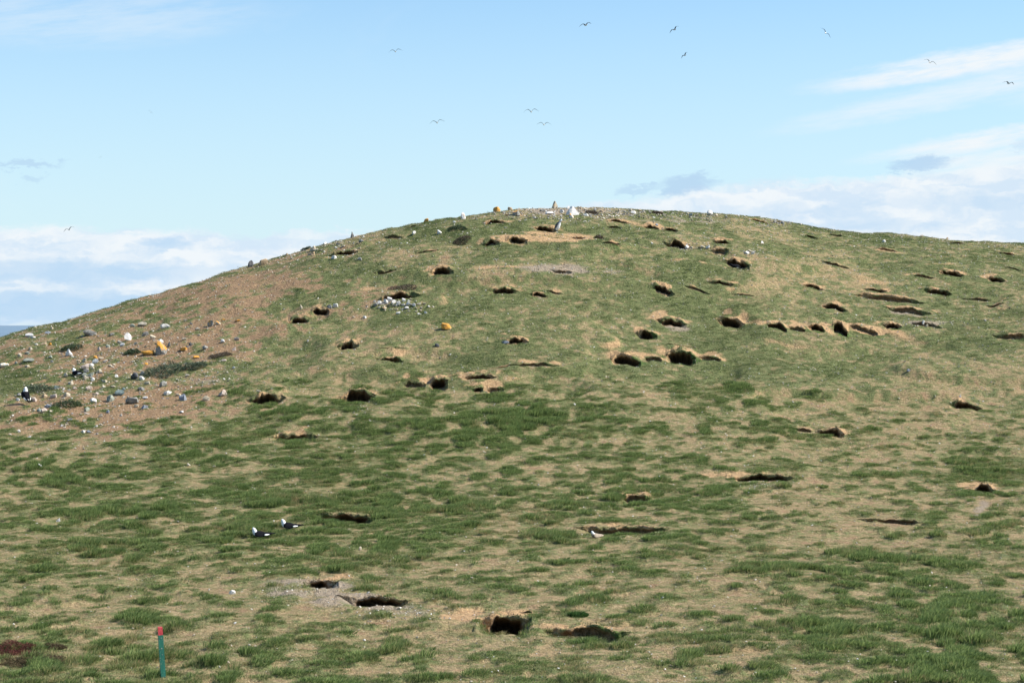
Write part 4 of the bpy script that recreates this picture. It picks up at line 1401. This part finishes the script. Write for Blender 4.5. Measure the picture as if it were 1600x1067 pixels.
shrub(86, 1008, 34, 12, M_REDB, 'brownish red plant mound right of the brightest red plant', 'plant', 22, 0.007, 3200, 'red plants in the lower left corner', name='red_plant')

# ------------------------------------------------------------------ birds
def loft(rings, nseg=14):
    """rings: (centre Vector, right Vector*radius, up Vector*radius); closed at both ends"""
    vs, fs = [], []
    for c, a, u in rings:
        for k in range(nseg):
            t = 2 * math.pi * k / nseg
            vs.append(c + a * math.cos(t) + u * math.sin(t))
    for i in range(len(rings) - 1):
        for k in range(nseg):
            k2 = (k + 1) % nseg
            fs.append((i * nseg + k, i * nseg + k2, (i + 1) * nseg + k2, (i + 1) * nseg + k))
    n = len(vs)
    vs += [rings[0][0], rings[-1][0]]
    tri = []
    for k in range(nseg):
        k2 = (k + 1) % nseg
        tri.append((n, k2, k))
        tri.append((n + 1, (len(rings) - 1) * nseg + k, (len(rings) - 1) * nseg + k2))
    return vs, fs, tri


def body_loft(path, nseg=14):
    """path: (x, z, half width, half height) along the spine in the x-z plane"""
    rings = []
    n = len(path)
    for i, (x, z, w, h) in enumerate(path):
        p0, p1 = path[max(0, i - 1)], path[min(n - 1, i + 1)]
        d = Vector((p1[0] - p0[0], 0, p1[1] - p0[1])).normalized()
        up = Vector((-d.z, 0, d.x))
        rings.append((Vector((x, 0, z)), Vector((0, w, 0)), up * h))
    return loft(rings, nseg)


def mk(name, geo, mat, parent, mats2=None, sel=None):
    vs, fs, tri = geo
    me = mesh_np(name, np.array([tuple(v) for v in vs]), [np.array(f) for f in (fs, tri) if len(f)])
    o = link_mesh(name, me, mat, parent)
    if mats2 is not None:
        me.materials.append(mats2)
        for p in me.polygons:
            c = sum((me.vertices[i].co for i in p.vertices), Vector()) / len(p.vertices)
            if sel(c):
                p.material_index = 1
    return o


M_WHITEF = simple_mat('white_feathers', (0.70, 0.70, 0.68), (0.84, 0.84, 0.82), 20, 0.8, 0.004)
M_BLACKF = simple_mat('black_feathers', (0.005, 0.005, 0.007), (0.014, 0.014, 0.018), 20, 0.9, 0.004, 0.08)
M_BROWNF = simple_mat('brown_speckled_feathers', (0.20, 0.14, 0.09), (0.52, 0.44, 0.34), 40, 0.8, 0.004)
M_GREYF = simple_mat('grey_feathers', (0.055, 0.055, 0.060), (0.125, 0.125, 0.135), 30, 0.8, 0.004)
M_BILL = simple_mat('yellow_bill', (0.62, 0.38, 0.04), (0.72, 0.46, 0.06), 10, 0.4, 0)
M_LEG = simple_mat('pale_leg', (0.42, 0.38, 0.22), (0.52, 0.47, 0.28), 10, 0.6, 0)
M_EYE = simple_mat('dark_eye', (0.006, 0.006, 0.006), (0.01, 0.01, 0.01), 10, 0.2, 0, 0.5)


def blob_geo(c, rx, ry, rz, nseg=8, nr=5):
    rings = []
    for i in range(1, nr):
        t = math.pi * i / nr
        rings.append((Vector(c) + Vector((0, 0, -rz * math.cos(t))), Vector((rx * math.sin(t), 0, 0)), Vector((0, ry * math.sin(t), 0))))
    vs, fs, tri = loft(rings, nseg)
    vs[-2] = Vector(c) + Vector((0, 0, -rz)); vs[-1] = Vector(c) + Vector((0, 0, rz))
    return vs, fs, tri


def folded_wing(side, mat, L=0.40, zc=0.14, x0=0.10, drop=0.0, hw=0.085, th=0.02, hh=0.062):
    rings = []
    n = 9
    for i in range(n):
        t = i / (n - 1)
        x = x0 - L * t
        hh_ = hh * (math.sin(math.pi * min(1, t * 1.25 + 0.12)) ** 0.6 if t < 0.7 else 0.9 * (1 - t) / 0.3 * 0.75 + 0.12)
        y = side * (hw * (1 - 0.75 * t ** 1.6))
        rings.append((Vector((x, y, zc + drop * t)), Vector((0, side * th * (1 - 0.7 * t), 0)), Vector((0, -side * hh_ * 0.35, hh_))))
    return loft(rings, 10)


def gull_on_ground(loc, rz, label, sitting=True, head_up=0.0, scale=1.0, name='gull', young=False, face=1):
    """built facing +x, then turned by rz"""
    t = empty(name, loc, rz)
    t.scale = (scale,) * 3
    lift = 0.0 if sitting else 0.15
    path = [(-0.235, 0.115, 0.010, 0.006), (-0.20, 0.115, 0.030, 0.016), (-0.13, 0.112, 0.060, 0.045), (-0.05, 0.105, 0.088, 0.075), (0.03, 0.108, 0.098, 0.088),
            (0.10, 0.125, 0.092, 0.086), (0.140, 0.158, 0.072, 0.070), (0.152, 0.186, 0.060, 0.060), (0.160, 0.212, 0.054, 0.055), (0.176, 0.240, 0.050, 0.048),
            (0.200, 0.262, 0.034, 0.030), (0.215, 0.260, 0.012, 0.012)]
    if not sitting:
        path = [(x, z + lift, w, h) for x, z, w, h in path]
    body_m, back_m = (M_BROWNF, M_BROWNF) if young else (M_WHITEF, M_BLACKF)
    head = M_WHITEF
    mk('body', body_loft(path), [body_m], t, *((head, lambda c: c.z > 0.19 + lift) if young else (M_BLACKF, lambda c: (c.x < 0.10 + (0.17 + lift - c.z) * 0.5) and (c.z > 0.07 + lift) and c.x > -0.20)))
    for s in (-1, 1):
        w = mk('wing', folded_wing(s, back_m, 0.43, 0.118 + lift, 0.150, -0.008, 0.094, 0.022, 0.078), back_m, t)
        if not young:
            # white rear edge of the wing
            g = folded_wing(s, M_WHITEF, 0.16, 0.098 + lift, -0.09, 0.006, 0.100, 0.012, 0.020)
            mk('wing_edge', g, M_WHITEF, w)
            tip = folded_wing(s, M_BLACKF, 0.20, 0.122 + lift, -0.19, 0.002, 0.035, 0.012, 0.024)
            mk('wing_tip', tip, M_BLACKF, w)
    hz = 0.254 + lift
    hx = 0.212
    mk('bill', body_loft([(hx - 0.012, hz, 0.012, 0.014), (hx + 0.02, hz - 0.002, 0.009, 0.012), (hx + 0.042, hz - 0.006, 0.006, 0.010), (hx + 0.052, hz - 0.014, 0.002, 0.003)], 8), M_EYE if young else M_BILL, t)
    for s in (-1, 1):
        mk('eye', blob_geo((hx - 0.028, s * 0.036, hz + 0.010), 0.009, 0.007, 0.009), M_EYE, t)
    if not sitting:
        for s in (-1, 1):
            L = mk('leg', loft([(Vector((0.0, s * 0.03, 0.19)), Vector((0.012, 0, 0)), Vector((0, 0.012, 0))), (Vector((0.0, s * 0.03, 0.10)), Vector((0.006, 0, 0)), Vector((0, 0.006, 0))),
                                (Vector((0.008, s * 0.03, 0.01)), Vector((0.006, 0, 0)), Vector((0, 0.006, 0)))], 8), M_LEG, t)
            mk('foot', loft([(Vector((-0.012, s * 0.03, 0.006)), Vector((0, 0.006, 0)), Vector((0, 0, 0.004))), (Vector((0.06, s * 0.03, 0.004)), Vector((0, 0.028, 0)), Vector((0, 0, 0.003)))], 6), M_LEG, L)
    if not sitting:      # stand taller: tip everything but the legs up about the hips
        T = Matrix.Translation((0, 0, 0.24)) @ Matrix.Rotation(-math.radians(34), 4, 'Y') @ Matrix.Translation((0, 0, -0.24))
        for ch in list(t.children_recursive):
            if ch.name.split('.')[0] not in ('leg', 'foot'):
                ch.data.transform(T)
    tag(t, label, 'gull' if not young else 'young gull', 'gulls resting on the ground')
    return t


def floor_pt(px, py):
    x, y, r = ground_at(px, py)
    z, _ = ground_full(np.array([x]), np.array([y]))
    return x, y, float(z[0]), r


# facing: rz = pi looks left in the picture, 0 looks right
x, y, z, r = floor_pt(407, 841)
gull_on_ground((x, y, z + 0.0), math.pi + 0.25, 'black-backed gull sitting in the grass, the lower left of the pair', scale=1.12)
x, y, z, r = floor_pt(452, 828)
gull_on_ground((x, y, z + 0.0), math.pi + 0.15, 'black-backed gull sitting in the grass, the upper right of the pair', scale=1.12)
x, y, z, r = floor_pt(41, 632)
gull_on_ground((x, y, z), math.pi / 2 + 0.55, 'black-backed gull standing with its back turned at the left edge', sitting=False, scale=1.45)
x, y, z, r = floor_pt(121, 587)
gull_on_ground((x, y, z - 0.02), math.pi - 0.5, 'black-backed gull resting among pale stones on the left slope', scale=1.25)
x, y, z, r = floor_pt(932, 840)
gull_on_ground((x, y, z - 0.03), math.pi + 0.4, 'pale-headed speckled young gull sitting beside the tufted brown bank', scale=0.80, young=True)


def penguin(loc, rz, label, scale=1.0):
    t = empty('penguin', loc, rz)
    t.scale = (scale,) * 3
    # stands leaning forward to +x: feet at origin
    path = [(-0.03, 0.03, 0.06, 0.05), (-0.055, 0.08, 0.105, 0.085), (-0.05, 0.16, 0.125, 0.105), (-0.03, 0.26, 0.120, 0.105), (0.0, 0.36, 0.098, 0.088), (0.03, 0.43, 0.066, 0.058),
            (0.050, 0.475, 0.052, 0.044), (0.070, 0.52, 0.058, 0.056), (0.098, 0.56, 0.054, 0.052), (0.125, 0.572, 0.028, 0.026)]
    path = [(x + 0.26 * max(0, z - 0.1), z, w, h * 1.22) for x, z, w, h in path]
    o = mk('body', body_loft(path), [M_WHITEF], t)
    me = o.data
    me.materials.append(M_GREYF); me.materials.append(M_BLACKF)
    for p in me.polygons:
        c = sum((me.vertices[i].co for i in p.vertices), Vector()) / len(p.vertices)
        spine = np.interp(c.z, [q_[1] for q_ in path], [q_[0] for q_ in path])
        back = c.x - spine
        if c.z < 0.50:
            if back < 0.01:
                p.material_index = 1
            elif 0.385 < c.z < 0.415 or (0.45 < c.z < 0.475):
                p.material_index = 2
        elif back < -0.035:
            p.material_index = 2
    for s in (-1, 1):
        rings = []
        for i in range(7):
            u = i / 6
            rings.append((Vector((0.07 - 0.09 * u, s * (0.105 + 0.035 * u), 0.40 - 0.24 * u)), Vector((0.036 * (1 - 0.75 * u ** 2) + 0.004, 0, 0)), Vector((0, s * 0.010, 0.004))))
        mk('flipper', loft(rings, 8), M_GREYF, t)
        mk('foot', loft([(Vector((-0.03, s * 0.055, 0.012)), Vector((0, 0.014, 0)), Vector((0, 0, 0.012))), (Vector((0.07, s * 0.06, 0.008)), Vector((0, 0.035, 0)), Vector((0, 0, 0.007)))], 8), M_EYE, t)
        mk('eye', blob_geo((0.225, s * 0.042, 0.567), 0.007, 0.006, 0.007), M_EYE, t)
    mk('bill', body_loft([(0.235, 0.566, 0.016, 0.018), (0.280, 0.560, 0.012, 0.015), (0.310, 0.546, 0.005, 0.007)], 8), M_EYE, t)
    mk('tail', body_loft([(-0.06, 0.07, 0.04, 0.02), (-0.13, 0.02, 0.02, 0.008)], 8), M_GREYF, t)
    return tag(t, label, 'penguin', 'penguins on the hill')


x, y, z, r = floor_pt(871, 362)
penguin((x, y, z), -0.45, 'grey and white penguin standing upright beside a burrow near the summit', 1.1)


def lying_penguin(loc, rz, label, scale):
    t = empty('penguin', loc, rz)
    t.scale = (scale,) * 3
    path = [(-0.30, 0.06, 0.02, 0.01), (-0.25, 0.08, 0.06, 0.04), (-0.15, 0.105, 0.115, 0.095), (-0.02, 0.115, 0.13, 0.11), (0.10, 0.12, 0.105, 0.10), (0.18, 0.15, 0.07, 0.07), (0.235, 0.195, 0.055, 0.055),
            (0.275, 0.215, 0.045, 0.045), (0.31, 0.215, 0.02, 0.02)]
    mk('body', body_loft(path), [M_BLACKF], t, M_WHITEF, lambda c: c.z < 0.05 and c.x > -0.2)
    for s in (-1, 1):
        mk('flipper', folded_wing(s, M_BLACKF, 0.24, 0.11, 0.08, -0.05, 0.125, 0.012, 0.035), M_BLACKF, t)
        mk('eye', blob_geo((0.285, s * 0.036, 0.225), 0.006, 0.005, 0.006), M_EYE, t)
    mk('bill', body_loft([(0.30, 0.212, 0.013, 0.014), (0.345, 0.206, 0.008, 0.010), (0.365, 0.198, 0.003, 0.004)], 8), M_EYE, t)
    return tag(t, label, 'penguin', 'penguins on the hill')


x, y, z, r = floor_pt(1149, 418)
lying_penguin((x, y, z + 0.02), math.pi + 0.3, 'dark-backed penguin lying in the mouth of a burrow right of centre', 1.0)


def flying_gull(px, py, span_px, yaw, roll, pitch, lift, sweep, label, dist=None, dark=False):
    """yaw: heading (0 = flies to the right, pi/2 = away); roll banks the wings"""
    span = 1.28
    t = empty('flying_gull', (0, 0, 0))
    path = [(-0.29, 0.0, 0.030, 0.006), (-0.23, 0.0, 0.034, 0.010), (-0.17, 0.0, 0.030, 0.026), (-0.08, 0.0, 0.052, 0.052), (0.02, 0.0, 0.062, 0.062), (0.11, 0.005, 0.052, 0.052),
            (0.18, 0.012, 0.034, 0.036), (0.225, 0.016, 0.035, 0.036), (0.262, 0.012, 0.022, 0.022), (0.275, 0.01, 0.008, 0.008)]
    mk('body', body_loft(path, 12), M_WHITEF, t)
    mk('bill', body_loft([(0.268, 0.010, 0.009, 0.011), (0.315, 0.002, 0.004, 0.006)], 6), M_BILL, t)
    for s in (-1, 1):
        rings = []
        for i in range(9):
            u = i / 8
            yv = s * (0.03 + 0.61 * u)
            zz = lift * (0.17 * math.sin(min(u / 0.42, 1) * math.pi / 2) - 0.26 * max(0, u - 0.42) ** 1.3 * 1.6)
            xx = 0.05 + 0.07 * min(u / 0.42, 1) - sweep * 0.33 * max(0, u - 0.42) ** 1.1
            ch = 0.105 * (1 - 0.25 * u) if u < 0.55 else 0.105 * 0.86 * (1 - (u - 0.55) / 0.47)
            rings.append((Vector((xx - ch * 0.4, yv, zz + 0.02)), Vector((max(ch, 0.006), 0, 0)), Vector((0, 0, 0.017 * (1 - 0.8 * u)))))
        w = mk('wing', loft(rings, 8), M_BLACKF, t, M_WHITEF, lambda c: c.z < 0.0 + lift * 0.0 and abs(c.y) < 0.0)
        # pale underside and trailing edge as its own layer
        r2 = [(c + Vector((-0.012, 0, -0.011 * (1 - 0.7 * i / 8))), a * 1.02, u_ * 0.35) for i, (c, a, u_) in enumerate(rings[:5])]
        mk('underwing', loft(r2, 8), M_GREYF if dark else M_WHITEF, w)
    d = dist or span * F_PX / (span_px * 1.3)
    dx, dy, dz = ray(float(px), float(py))
    t.location = (dx * d, dy * d, CAM_Z + dz * d)
    t.rotation_euler = Matrix.Rotation(yaw, 3, 'Z').to_4x4().to_euler()
    R = Matrix.Rotation(yaw, 4, 'Z') @ Matrix.Rotation(pitch, 4, 'Y') @ Matrix.Rotation(roll, 4, 'X')
    t.rotation_euler = R.to_euler()
    return tag(t, label, 'gull', 'gulls flying over the hill')


PI = math.pi
# facing the viewer (yaw -pi/2): local +y wing points right in the picture; positive roll lifts it
flying_gull(915, 40, 18, -PI / 2 + 0.5, 0.28, 0.05, 0.9, 1.0, 'dark-winged gull flying highest over the summit, at the top of the sky', dark=True)
flying_gull(1054, 47, 16, -PI / 2 + 0.5, 0.62, 0.05, 1.0, 1.0, 'gull banked steeply right of the highest gull', dark=True)
flying_gull(1070, 87, 13, -PI / 2 + 0.6, 0.68, 0.0, 1.0, 1.0, 'small tilted gull flying directly below the steeply banked one', dark=True)
flying_gull(1290, 52, 17, -PI / 2 - 0.4, -0.85, 0.15, 0.7, 0.8, 'gull diving to the lower right in the upper right sky', dark=True)
flying_gull(1453, 98, 17, -PI / 2 - 0.5, -0.42, 0.1, 0.9, 1.0, 'gull at the upper edge of the long wispy cloud', dark=True)
flying_gull(1576, 131, 16, -PI / 2 + 0.35, -0.10, 0.05, 0.8, 1.0, 'dark gull flying level near the right edge of the sky', dark=True)
flying_gull(618, 81, 17, PI / 2 + 0.1, -0.16, 0.0, 1.1, 1.0, 'faint gull gliding alone high left of centre', dark=True)
flying_gull(683, 192, 19, PI / 2 + 0.15, -0.18, 0.0, 1.1, 1.0, 'faint gliding gull nearest above the left skyline of the hill', dark=True)
flying_gull(830, 175, 19, PI / 2 + 0.1, -0.08, 0.0, 1.2, 1.0, 'upper left gull of the gliding pair over the summit', dark=True)
flying_gull(850, 195, 18, PI / 2 - 0.05, 0.02, 0.0, 1.0, 1.0, 'lower right gull of the gliding pair over the summit', dark=True)
flying_gull(235, 176, 7, -PI / 2 + 0.2, -0.6, 0.0, 1.0, 1.0, 'very distant gull in the upper left sky', dark=True)
flying_gull(157, 246, 4.5, PI / 2, -0.2, 0.0, 1.0, 1.0, 'farthest gull, a mere speck in the left sky', dark=True)
flying_gull(108, 359, 15, -PI / 2 + 0.6, 0.42, 0.05, 1.0, 1.0, 'gull flying low in front of the cloud bank on the left')

# ------------------------------------------------------------------ the marker post
def build_post():
    m, q = new_mat('green_paint')
    out = q.n('ShaderNodeOutputMaterial'); bs = q.n('ShaderNodeBsdfPrincipled')
    tc = q.n('ShaderNodeTexCoord')
    v = q.vm('MULTIPLY', tc.outputs['Object'], (14.0, 14.0, 2.0))
    n = q.noise(v, 1.6, 5.0, 0.65)
    n2 = q.noise(tc.outputs['Object'], 38.0, 3.0, 0.6)
    c = q.mix(q.sstep(n, 0.3, 0.7), (0.014, 0.130, 0.088), (0.026, 0.195, 0.130))
    c = q.mix(q.m('MULTIPLY', q.sstep(n2, 0.60, 0.68), 0.7), c, (0.32, 0.33, 0.27))
    c = q.mix(q.m('MULTIPLY', q.sstep(q.noise(v, 5.0, 4.0, 0.7), 0.55, 0.75), 0.5), c, (0.030, 0.070, 0.050))
    q.put(bs.inputs['Base Color'], c)
    bs.inputs['Roughness'].default_value = 0.6
    bp = q.n('ShaderNodeBump'); bp.inputs['Distance'].default_value = 0.004
    q.put(bp.inputs['Height'], n)
    m.node_tree.links.new(bp.outputs[0], bs.inputs['Normal'])
    m.node_tree.links.new(bs.outputs[0], out.inputs[0])
    red = simple_mat('red_paint', (0.50, 0.045, 0.055), (0.66, 0.10, 0.10), 22, 0.6, 0.003, 0.3)
    steel = simple_mat('rusty_metal', (0.20, 0.12, 0.08), (0.5, 0.48, 0.45), 30, 0.5, 0.001, 0.5)
    x, y, z, r = floor_pt(255, 1058)
    s = r / F_PX
    Ht = 78 * s
    hw, hd = 3.7 * s, 2.6 * s
    t = empty('marker_post', (x, y, z), 0)
    t.rotation_euler = (0.02, -0.065, 0.34)
    import bmesh

    def box(name, mat, x0, x1, y0, y1, z0, z1, slant=0.0, seed=0, taper=0.0):
        bm = bmesh.new()
        nz = 10
        for i in range(nz + 1):
            u = i / nz
            k = 1 - taper * u
            zz = z0 + (z1 - z0) * u
            for (a, b_) in ((x0, y0), (x1, y0), (x1, y1), (x0, y1)):
                bm.verts.new((a * k + random.gauss(0, 0.0006), b_ * k + random.gauss(0, 0.0006), zz + (slant * (1 if a < 0 else -1) * u if i == nz else 0)))
        bm.verts.ensure_lookup_table()
        for i in range(nz):
            for k in range(4):
                k2 = (k + 1) % 4
                bm.faces.new([bm.verts[i * 4 + k], bm.verts[i * 4 + k2], bm.verts[(i + 1) * 4 + k2], bm.verts[(i + 1) * 4 + k]])
        bm.faces.new([bm.verts[j] for j in (3, 2, 1, 0)])
        bm.faces.new([bm.verts[nz * 4 + j] for j in (0, 1, 2, 3)])
        bmesh.ops.bevel(bm, geom=[e for e in bm.edges if len(e.link_faces) == 2 and e.calc_face_angle(0) > 0.8], offset=0.004, segments=1, affect='EDGES')
        me = bpy.data.meshes.new(name)
        bm.to_mesh(me); bm.free()
        return link_mesh(name, me, mat, t)
    zc = Ht * 0.842
    box('shaft', m, -hw, hw, -hd, hd, -0.15, zc, 0.0)
    box('red_top', red, -hw + 0.001, hw - 0.001, -hd + 0.001, hd - 0.001, zc + 0.0005, Ht, 0.004, taper=0.08)
    for (zz, xx, rr, nm) in ((0.575 * Ht, 0.0, 0.010, 'bolt'), (0.785 * Ht, 0.005, 0.007, 'bolt'), (0.455 * Ht, 0.006, 0.006, 'bolt')):
        g = loft([(Vector((xx, -hd + 0.002, zz)), Vector((rr, 0, 0)), Vector((0, 0, rr * 1.3))), (Vector((xx, -hd - 0.005, zz)), Vector((rr * .7, 0, 0)), Vector((0, 0, rr)))], 8)
        mk(nm, g, steel, t)
    tag(t, 'slim green wooden marker post with a red painted top, lower left', 'post')


build_post()
print('objects', len(SC.objects))
